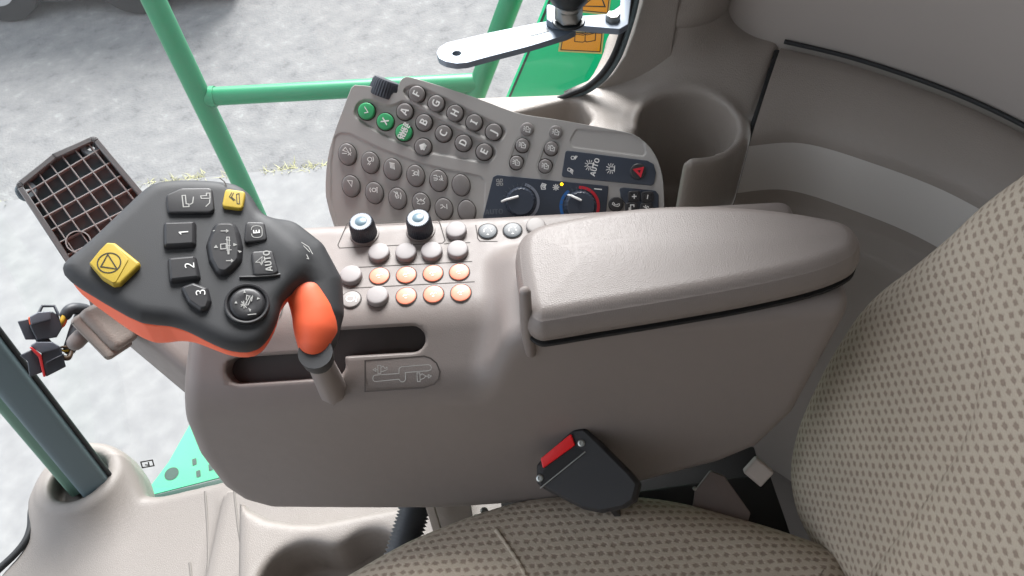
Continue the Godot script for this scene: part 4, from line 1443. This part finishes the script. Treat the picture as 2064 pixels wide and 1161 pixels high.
func build_lever() -> void:
	var H := Transform3D(Vector3(0.9655, -0.2588, -0.0283), Vector3(0.0497, 0.2901, -0.9557), Vector3(0.2555, 0.9213, 0.2930), Vector3(-0.1570, 0.7573, 0.0445))
	var v := thing("control_lever", "black and orange multi-function control lever with yellow keys standing in the gate", "lever", H)
	head_plan = ccw(spline(o1("-96.4,-21.6 -89.0,-9.5 -79.8,4.3 -70.8,19.1 -63.3,31.3 -55.6,43.9 -47.8,51.2 -35.8,55.0 -18.7,57.5 -4.8,58.2 7.6,57.3 17.2,51.8 23.9,43.0 30.4,33.4 39.3,24.1 50.5,15.6 58.9,6.8 62.6,-4.9 60.3,-17.0 55.1,-26.5 50.9,-35.0 49.7,-45.0 47.2,-55.3 42.4,-65.6 36.1,-70.9 26.9,-72.7 15.0,-70.8 2.3,-65.7 -10.0,-60.3 -21.9,-57.4 -40.2,-56.5 -58.5,-48.4 -73.9,-40.2 -89.5,-31.2"), true, 2))
	var hp := o1("47.1,17.8 61.8,8.0 76.2,-10.4 80.1,-32.4 79.8,-52.2 79.3,-66.1")
	var hz := [-0.016, -0.022, -0.026, -0.027, -0.028, -0.030]
	var hr := [0.017, 0.0185, 0.0165, 0.0155, 0.0130, 0.0095]
	for i in 6:
		hook.append([Vector3(hp[i].x, hp[i].y, hz[i]), hr[i]])
	var tp := o1("57.6,-14.4 67.8,-21.5 74.5,-34.9 76.5,-47.8 76.4,-57.9")
	var tr := [0.0088, 0.0116, 0.0127, 0.0122, 0.0106]
	for i in 5:
		thumb.append([Vector3(tp[i].x, tp[i].y, -0.0215 - 0.001 * i), tr[i]])
	part(v, "head", solid(lever_distance, Vector3(-0.115, -0.105, -0.05), Vector3(0.11, 0.075, 0.012), 0.0026), "lever_black", H)
	part(v, "hand_rest", solid(belly_distance, Vector3(-0.115, -0.095, -0.09), Vector3(0.085, 0.075, 0.0), 0.003), "orange", H, "orange underside of the lever head")
	part(v, "thumb_rest", solid(thumb_distance, Vector3(0.03, -0.09, -0.045), Vector3(0.10, 0.0, 0.0), 0.0022), "orange", H, "orange inside of the hooked grip")
	var e: Vector3 = H * (hook[5][0] as Vector3)
	var s := Vector3(-0.0977, 0.6218, 0.0778)
	var dir := (s - e).normalized()
	part(v, "collar", tube(PackedVector3Array([e - dir * 0.010, e + dir * 0.004, e + dir * 0.008]), PackedFloat32Array([0.0125, 0.0118, 0.0106]), 24), "lever_black")
	part(v, "stem", tube(PackedVector3Array([e, e + dir * 0.02, s, s + dir * 0.03]), PackedFloat32Array([0.0095, 0.0105, 0.0122, 0.0122]), 8), "stem_grey")
	part(v, "parting_line", lines("-3.7,57.5 -0.2,55.0 1.7,51.8", 0.0008), "groove", H * move(Vector3(0, 0, 0.0)))
	# keys on the face
	var lt := o1("-10.0,10.7 -34.1,5.5")
	var left := (lt[1] - lt[0]).normalized()
	var stop := part(v, "stop_key", slab(round_poly(o1("-76.6,-22.2 -71.8,-11.2 -68.4,-5.2 -63.2,-5.1 -45.1,-18.1 -45.0,-20.5 -54.5,-35.5 -58.7,-36.6 -66.4,-32.5"), 0.0015, 3), 0.0045, 0.0018), "yellow", H, "large yellow diamond key with a triangle in a circle")
	part(stop, "key_face", slab(round_poly(o1("-75.8,-22.1 -71.4,-12.0 -68.0,-6.2 -63.7,-6.2 -52.3,-17.1 -57.2,-34.5 -59.3,-35.0 -66.1,-31.4"), 0.0012, 3), 0.0008, 0.0004, 0.0042), "yellow", H)
	var ring := oval(0.0072, 0.0074, 30)
	ring.append(ring[0])
	part(stop, "stop_symbol", lines([ring], 0.0008, 1.0, 0.0002), "dark_print", H * at(p1("-63.9,-20.9"), 0.0050))
	part(stop, "triangle_symbol", lines("c -68.4,-24.2 -58.1,-24.9 -65.9,-14.7", 0.0009), "dark_print", H * move(Vector3(0, 0, 0.0051)))
	var fold := part(v, "fold_key", slab(rect(0.01449, 0.01526, 0.003), 0.0036, 0.0012), "yellow", H * at(p1("8.9,39.7"), 0, Vector2(0.03, 1)), "small yellow key with a folding symbol")
	part(fold, "fold_symbol", lines("c 10.2,43.6 12.0,44.4 13.5,35.9 11.7,36.0|5.7,40.8 6.8,44.5|5.8,40.9 9.1,38.1|7.1,40.8 8.1,44.4|7.1,40.8 10.1,38.6", 0.0006), "dark_print", H * move(Vector3(0, 0, 0.0037)))
	for q in [["1", "-35.5,15.1 -14.6,18.5 -11.7,-0.7 -32.2,-4.5", "-20.6,7.9"], ["2", "-28.5,-12.1 -10.6,-8.2 -4.6,-25.7 -24.2,-30.2", "-12.8,-17.0"], ["3", "-16.7,-33.2 -8.9,-28.9 1.1,-32.0 4.6,-41.5 3.4,-47.7 -1.1,-49.4 -9.9,-43.9", "-2.6,-36.4"]]:
		var o := o1(q[1])
		var key := part(v, "number_key", pillow(round_poly(o, 0.0025, 4), [[-0.0006, -0.001], [0.0, 0.0022], [0.0008, 0.0036], [0.0022, 0.0043]], false), "button_black", H, "key numbered %s" % q[0])
		part(key, "number", word(q[0], 0.0062, false), "white_print", H * at(p1(q[2]), 0.0046, left))
	var rock := part(v, "reel_rocker", slab(round_poly(o1("-37.9,37.2 -28.0,44.4 -7.4,47.5 -3.1,29.1 -6.2,26.3 -34.3,22.5"), 0.004, 4), 0.0030, 0.0014), "button_black", H)
	part(rock, "reel_symbol", lines("c -26.6,37.8 -24.4,38.3 -22.8,31.5 -20.9,31.5 -20.6,29.5 -24.3,28.8|-20.0,31.5 -18.6,32.8 -18.8,37.6|c -14.1,39.1 -10.2,40.0 -10.5,41.9 -8.2,42.4 -7.4,38.2 -9.1,37.8 -13.3,37.2|-7.4,37.2 -7.2,34.3 -9.2,31.2", 0.0007), "grey_print", H * move(Vector3(0, 0, 0.0031)))
	var pad := part(v, "direction_pad", pillow(round_poly(o1("-1.7,19.2 11.7,21.5 16.1,13.1 19.6,2.6 20.3,-8.8 17.0,-14.8 11.6,-21.3 4.8,-20.0 -1.0,-11.1 -4.7,1.2"), 0.006, 4), [[-0.001, -0.001], [0.0, 0.0015], [0.0012, 0.0036], [0.003, 0.0046]], false), "button_black", H)
	part(pad, "direction_symbol", lines("4.0,11.8 8.7,12.4|7.5,13.2 8.8,12.4 7.7,11.2|10.8,-11.0 15.1,-10.5|13.9,-9.6 15.2,-10.5 14.2,-11.6|c 5.2,1.3 8.8,2.2 9.5,-1.6 5.9,-2.4|c 8.5,7.4 10.3,7.6 11.8,-5.6 11.2,-5.7|8.4,5.3 11.0,5.1|9.2,0.7 11.8,1.0|9.9,-2.8 12.9,-2.2|c 1.6,-1.7 3.4,-1.5 2.3,-0.1|c 14.2,1.3 15.8,2.2 14.0,2.8|c 17.8,-2.4 19.6,-2.7 18.8,-3.5|-1.2,11.2 -0.4,11.7", 0.0006, 0.001), "grey_print", H * move(Vector3(0, 0, 0.0050)))
	var ek := part(v, "letter_key", slab(round_poly(o1("19.3,22.7 32.4,23.9 36.3,9.2 20.3,5.3"), 0.003, 4), 0.0028, 0.0012), "button_black", H, "key marked with a boxed E")
	part(ek, "letter", word("E", 0.0036), "white_print", H * at(p1("28.0,15.1"), 0.0031, left))
	part(ek, "box_symbol", lines([round_poly(o1("23.7,19.4 30.9,20.3 32.6,11.1 25.2,9.9"), 0.003, 3)], 0.0005, 1.0, 0.0002), "grey_print", H * move(Vector3(0, 0, 0.0029)))
	var ak := part(v, "auto_key", slab(round_poly(o1("25.8,-0.7 40.7,1.8 47.1,-15.1 43.0,-17.4 30.2,-19.6"), 0.003, 4), 0.0028, 0.0012), "button_black", H, "key marked AUTO beside a pointer")
	part(ak, "lettering", word("AUTO", 0.0017), "grey_print", H * at(p1("38.5,-7.1"), 0.0031, Vector2(left.x, left.y - 0.05)))
	part(ak, "pointer_symbol", lines("c 30.4,-9.1 34.2,-4.4 34.5,-10.8 33.2,-8.8|34.5,-10.8 35.5,-7.1", 0.0006), "grey_print", H * move(Vector3(0, 0, 0.0029)))
	part(v, "key_edge", tube(PackedVector3Array([H * v3("20.6,-21.0", 0.0005), H * v3("32.1,-19.7", 0.0012), H * v3("43.0,-17.7", 0.0012), H * v3("48.0,-15.8", 0.0005)]), 0.0010, 8), "button_black")
	var rp := p1("28.5,-41.0")
	var rr := 0.01526
	part(v, "dial_ring", lathe(PackedVector2Array([Vector2(rr, -0.001), Vector2(rr, 0.0028), Vector2(rr * 0.95, 0.0036), Vector2(rr * 0.88, 0.0034), Vector2(rr * 0.84, 0.0018), Vector2(rr * 0.8, 0.0015)]), 40), "button_black", H * at(rp))
	var rk := part(v, "reel_pad", pillow(oval(rr * 0.82, rr * 0.82, 36), [[0.0, 0.0], [0.0005, 0.0024], [0.003, 0.0036], [0.007, 0.0033], [0.0095, 0.0030]], false), "button_black", H * at(rp))
	part(rk, "reel_symbol", lines("24.9,-40.5 28.5,-44.5|28.5,-41.1 25.0,-43.9|26.2,-39.9 27.1,-45.1|24.8,-42.5 28.7,-42.6|27.7,-41.7 29.9,-35.6|29.5,-42.5 30.9,-36.5|27.7,-38.8 27.7,-35.4 29.7,-36.1|31.3,-39.4 31.6,-35.5|c 20.8,-41.9 21.8,-41.8 21.2,-40.8|c 25.6,-33.6 26.3,-33.3 25.6,-32.1|c 35.1,-37.6 36.4,-37.0 35.2,-36.6|c 30.4,-45.3 31.5,-45.7 31.3,-47.0|30.3,-49.8 35.5,-48.7", 0.0006), "grey_print", H * move(Vector3(0, 0, 0.0038)))
	# lettering on the outer side of the grip
	part(v, "side_lettering", lines("56.9,15.5 59.9,7.7|60.0,13.0 65.3,10.0 68.7,4.6|61.7,10.4 66.4,6.0|c 60.1,5.3 64.6,3.4 66.3,0.3 62.0,0.7", 0.0006), "grey_print", H * move(Vector3(0.0, 0.0, -0.003)))


func v3(s: String, z: float) -> Vector3:
	var p := p1(s)
	return Vector3(p.x, p.y, z)


# ---------------------------------------------------------------- things in front of the console
func build_front_bits() -> void:
	var P := Transform3D(Vector3(0.9112, -0.3799, -0.1594), Vector3(0.0532, 0.4921, -0.8689), Vector3(0.4085, 0.7833, 0.4686), Vector3(-0.3004, 0.7184, -0.0475))
	var pl_ := thing("mounting_plate", "dark plastic mounting plate with a grid of ribs, behind the lever head", "mounting plate", P)
	var TL := p1("-47.4,14.2")
	var TR := p1("5.9,65.3")
	var BL := p1("3.4,-59.6")
	var BR := p1("76.3,-14.6")
	var outer := round_poly(PackedVector2Array([BL, BR, TR, p1("-23.7,43.8"), TL]), 0.005, 4)
	# base sheet with two open screw holes
	var h1 := p1("3.2,54.9")
	var h2 := p1("-39.6,11.5")
	part(pl_, "base_sheet", pillow(with_holes(PackedVector2Array([BL, BR, TR, TL]), [[h1, 2], [h2, 3]], 0.0036), [[0.0, -0.010], [0.0, -0.008]]), "plate_black", P)
	var rim := ccw(outer)
	var rin := inset(rim, 0.0045)
	var st := []
	for i in rim.size():
		var k := (i + 1) % rim.size()
		if rim[i].distance_to(rim[k]) < 1e-5:
			continue
		st.append([slab(PackedVector2Array([rim[i], rim[k], rin[k], rin[i]]), 0.013, 0.0006, -0.0115, 1)])
	part(pl_, "rim", join(st), "rim_black", P)
	for h in [h1, h2]:
		part(pl_, "screw_boss", lathe(o1("3.5,-11 3.5,-1.5 7,-1.5 8,-3 8,-9"), 24), "plate_black", P * at(h))
	for i in 6:
		var t := (i + 0.75) / 6.5
		part(pl_, "rib", bar(P * flat3(TL.lerp(TR, t), -0.0045), P * flat3(BL.lerp(BR, t), -0.0045), 0.0011, 0.007, 0.0003, P.basis.z), "rib_grey")
	for i in 7:
		var t := (i + 0.8) / 7.6
		part(pl_, "rib", bar(P * flat3(TL.lerp(BL, t), -0.0042), P * flat3(TR.lerp(BR, t), -0.0042), 0.0011, 0.0064, 0.0003, P.basis.z), "rib_grey")
	part(pl_, "socket_ring", lathe(o1("8.5,-8 9.5,-8 9.5,0.5 8.5,0.5"), 28), "rib_grey", P * at(p1("1.7,-28.3")))
	# bracket arm between plate and console
	var arm := thing("plate_arm", "grey bracket arm with rounded housing under the lever head", "bracket", move(Vector3(-0.2584, 0.6035, 0.0148)))
	part(arm, "strut", bar(Vector3(-0.2206, 0.5632, 0.0251), Vector3(-0.3154, 0.6279, -0.0412), 0.045, 0.075, 0.012), "plastic")
	part(arm, "housing", pillow(rect(0.044, 0.017, 0.007, 5), bevel_rings(0.026, 0.006, -0.013)), "trim", facing(Vector3(-0.2942, 0.6383, 0.0165), Vector3(-0.25, 0.45, 0.85), Vector3(0.62, 0.75, 0.2)))
	part(arm, "housing_cap", pillow(rect(0.046, 0.009, 0.0045, 5), bevel_rings(0.028, 0.005, -0.014)), "trim", facing(Vector3(-0.2980, 0.6369, 0.0216), Vector3(-0.25, 0.45, 0.85), Vector3(0.62, 0.75, 0.2)))
	part(arm, "cable_gland", tube(PackedVector3Array([Vector3(-0.3110, 0.6402, 0.0252), Vector3(-0.3156, 0.6388, 0.0312)]), 0.007, 14, true), "plastic")
	# two cable connectors
	var N := Transform3D(Vector3(0.8523, -0.4470, -0.2717), Vector3(0.0540, 0.5918, -0.8043), Vector3(0.5203, 0.6708, 0.5285), Vector3(-0.3612, 0.6196, 0.0088))
	var c1 := thing("cable_connector", "upper black cable connector with a wire latch, left of the lever", "connector", N, "cable connectors by the front pillar")
	part(c1, "body", slab(round_poly(o1("-10.2,17.8 -4.2,20.6 6.8,22.9 11.9,19.2 14.8,8.0 11.0,0.0 -4.0,-2.5 -9.3,8.9"), 0.001, 2), 0.018, 0.0012, -0.012), "connector", N)
	part(c1, "plug", slab(round_poly(o1("-19.0,14.0 -10.1,16.5 -8.5,8.9 -3.7,-2.0 -12.6,-2.0"), 0.001, 2), 0.014, 0.001, -0.012), "connector", N)
	part(c1, "top_cover", slab(round_poly(o1("-10.0,17.8 -3.6,22.1 5.6,22.9 6.1,15.8 -8.6,10.7"), 0.001, 2), 0.004, 0.001, 0.006), "connector_top", N)
	part(c1, "latch", tube(PackedVector3Array([N * v3("-3.8,19.6", 0.008), N * v3("-0.9,27.4", 0.004), N * v3("8.2,27.8", 0.004), N * v3("11.9,19.2", 0.006)]), 0.0014, 8), "connector")
	part(c1, "seal", slab(round_poly(o1("-11.2,17.4 -9.9,17.8 -8.6,10.7 -9.9,11.0"), 0.0005, 2), 0.016, 0.001, -0.010), "orange", N)
	part(c1, "foot", slab(round_poly(o1("-5.9,-0.7 5.1,-0.7 8.4,-5.4 -4.0,-4.6"), 0.001, 2), 0.010, 0.001, -0.012), "connector", N)
	var c2 := thing("cable_connector", "lower black cable connector with a red seal band, left of the lever", "connector", N, "cable connectors by the front pillar")
	part(c2, "body", slab(round_poly(o1("-0.3,-13.7 14.0,-7.6 19.0,-25.9 3.9,-34.6 1.3,-25.0"), 0.001, 2), 0.020, 0.0012, -0.014), "connector", N)
	part(c2, "top_cover", slab(round_poly(o1("-9.0,-7.2 -4.0,-3.8 7.7,-3.9 13.1,-7.6 12.9,-10.1 -0.3,-13.9"), 0.001, 2), 0.022, 0.0012, -0.014), "connector_top", N)
	part(c2, "plug", slab(round_poly(o1("-16.4,-15.6 -7.4,-10.6 -1.7,-16.4 1.1,-30.7 -8.4,-34.5 -10.4,-20.7"), 0.001, 2), 0.018, 0.001, -0.014), "connector", N)
	part(c2, "seal_band", slab(round_poly(o1("-9.6,-8.4 -7.2,-8.5 -0.2,-15.3 3.8,-34.6 1.8,-34.2 -2.2,-17.2"), 0.0006, 2), 0.0215, 0.0008, -0.013), "seal_red", N)
	part(c2, "ridge", slab(o1("3.6,-21.4 16.7,-14.4 17.1,-15.5 4.0,-22.7"), 0.0225, 0.0006, -0.014), "connector", N)
	var cb := thing("cable_loom", "grey cable sleeves with yellow and brown wires joining the two connectors", "cable", move(N.origin))
	part(cb, "sleeve", tube(curve3([N * v3("17.5,20.3", -0.004), N * v3("19.9,24.4", -0.004), N * v3("24.9,26.3", -0.006), N * v3("32.7,25.7", -0.012)], 6), 0.0052, 12, true), "hose_grey")
	part(cb, "sleeve", tube(curve3([N * v3("21.6,-10.2", -0.004), N * v3("23.6,-2.2", -0.004), N * v3("25.9,7.3", -0.006), N * v3("30.8,22.7", -0.012)], 6), 0.0056, 12, true), "hose_grey")
	part(cb, "wire", tube(curve3([N * v3("11.6,9.4", 0.0), N * v3("14.6,14.5", 0.0), N * v3("16.3,20.3", -0.002), N * v3("18.0,24.3", -0.004)], 6), 0.0022, 8), "wire_yellow")
	part(cb, "wire", tube(curve3([N * v3("11.0,7.9", -0.003), N * v3("15.6,11.6", -0.002), N * v3("17.6,18.9", -0.003)], 6), 0.0020, 8), "orange")
	part(cb, "wire", tube(curve3([N * v3("12.8,-9.4", 0.002), N * v3("18.4,-8.3", 0.004), N * v3("23.6,-11.6", -0.002)], 6), 0.0010, 6), "wire_brown")
	part(cb, "wire", tube(curve3([N * v3("14.1,-10.8", 0.002), N * v3("17.9,-12.3", 0.003), N * v3("22.3,-10.9", -0.002)], 6), 0.0010, 6), "wire_yellow")
	part(cb, "wire", tube(curve3([N * v3("16.6,-18.1", 0.002), N * v3("20.6,-18.1", 0.003), N * v3("22.1,-13.8", 0.0), N * v3("21.3,-10.1", -0.002)], 6), 0.0024, 8), "wire_brown")


func flat3(p: Vector2, z: float) -> Vector3:
	return Vector3(p.x, p.y, z)


# an outline with round holes, each joined by a hair-thin slit to the corner that it sits by
func with_holes(o: PackedVector2Array, holes: Array, r: float) -> PackedVector2Array:
	var out := PackedVector2Array()
	for i in o.size():
		var done := false
		for h in holes:
			if h[1] == i:
				var c: Vector2 = h[0]
				var back := (o[i] - c).normalized()
				var side := Vector2(-back.y, back.x) * 0.000004
				var a0 := back.angle()
				var ccw_o := not Geometry2D.is_polygon_clockwise(o)
				var s := 1.0 if ccw_o else -1.0
				out.append(o[i] + side * -s)
				for k in 21:
					out.append(c + Vector2.from_angle(a0 - s * (0.02 + (TAU - 0.04) * k / 20.0)) * r)
				out.append(o[i] + side * s)
				done = true
		if not done:
			out.append(o[i])
	return out


# ---------------------------------------------------------------- bracket on the pillar
func build_mount() -> void:
	var up := Basis(Vector3.RIGHT, Vector3(0, 0, -1), Vector3.UP)
	var m := thing("pillar_bracket", "flat steel bracket arm with a hole, bolted to the rear pillar above the keypad", "bracket", move(Vector3(0.14, 0.75, -0.22)))
	var o := round_poly(o1("-2.8,197.6 -0.7,206.3 6.5,213.6 45.1,226.1 64.7,231.4 101.5,240.8 127.8,244.2 129.3,223.0 119.6,216.1 81.4,199.8 45.4,187.2 25.5,179.6 15.7,179.0 5.8,182.9 -0.4,188.7"), 0.006, 3)
	part(m, "arm_plate", pillow(with_holes(o, [[p1("15.8,195.1"), 0]], 0.0042), [[0.0, -0.006], [0.0, 0.0]]), "steel_plate", Transform3D(up, Vector3(0, 0.75, 0)))
	part(m, "slot_edge", patch(o1("82.4,223.9 100.8,230.4 103.1,223.1 86.2,216.9"), 0.0002), "black_steel", Transform3D(up, Vector3(0, 0.7502, 0)))
	part(m, "cross_plate", slab(round_poly(o1("103.4,262.9 101.5,232.9 106.7,225.7 128.7,219.4 168.0,209.4 176.9,217.1 188.0,272.1 178.4,279.9 173.5,251.3 161.3,237.1 134.9,236.3 114.5,253.0"), 0.004, 3), 0.006, 0.0008, -0.006), "steel_plate", Transform3D(up, Vector3(0, 0.757, 0)))
	var q := Vector3(0.1218, 0.7570, -0.2264)
	part(m, "washer", lathe(o1("0,2 15,2 15.5,1.4 15.5,0 0,0"), 32), "black_steel", Transform3D(up, q))
	part(m, "hex_nut", lathe(o1("0,15 11,15 13,13.6 13,3.4 11,2 0,2"), 6), "zinc", Transform3D(up, q))
	part(m, "bolt_collar", lathe(o1("0,19 12,19 13,18 13,15 0,15"), 32), "zinc", Transform3D(up, q))
	part(m, "ball_joint", lathe(o1("0,48 12,46 18,40 20,32 17,22 13,19 0,19"), 32), "black_steel", Transform3D(up, q))
	part(m, "hex_bolt", lathe(o1("0,6 6,6 7,5 7,0 0,0"), 6), "zinc", Transform3D(up, Vector3(0.1634, 0.7570, -0.2257)))


# ---------------------------------------------------------------- seat belt buckle
func build_buckle() -> void:
	var U := Transform3D(Vector3(0.9655, 0.2115, 0.1519), Vector3(0.0521, 0.4146, -0.9085), Vector3(-0.2551, 0.8851, 0.3892), Vector3(0.0891, 0.5433, 0.1165))
	var b := thing("seatbelt_buckle", "black seat belt buckle with a red release button beside the cushion", "seat belt buckle", U)
	part(b, "cover", pillow(round_poly(o1("-22.3,-2.7 -16.0,3.8 12.1,28.3 21.5,28.6 27.8,23.0 43.7,6.8 59.7,-9.7 66.9,-19.1 62.2,-33.7 53.1,-39.2 33.7,-43.2 18.4,-40.1 3.0,-32.6 -15.6,-23.4 -22.4,-18.3"), 0.004, 4), [[0.004, -0.026], [0.0, -0.022], [0.0, -0.004], [0.001, -0.0015], [0.003, 0.0]]), "buckle_black", U)
	part(b, "release_button", slab(round_poly(o1("-17.5,2.5 10.1,23.5 13.4,13.5 -15.4,-5.9"), 0.0012, 3), 0.0024, 0.0008, 0.0002), "red_plastic", U)
	part(b, "tongue_slot", patch(o1("-15.4,-7.3 13.4,12.4 21.0,8.8 -17.8,-21.7"), 0.0004), "under_black", U)
	part(b, "steel_edge", tube(PackedVector3Array([U * v3("-18.5,-22.7", 0.0005), U * v3("21.9,7.8", 0.0005)]), 0.0007, 8), "zinc")
	for s in ["18.6,15.2", "-18.7,-14.1"]:
		part(b, "screw", lathe(o1("0,0.6 1.2,0.6 1.4,1.4 2.4,1.4 3.2,0.8 3.3,0 0,0"), 20), "zinc", U * at(p1(s), 0.0002))
	part(b, "stalk", bar(U * v3("34.6,-13.5", -0.02), Vector3(0.16, 0.40, 0.10), 0.045, 0.006, 0.001, U.basis.z), "buckle_black")
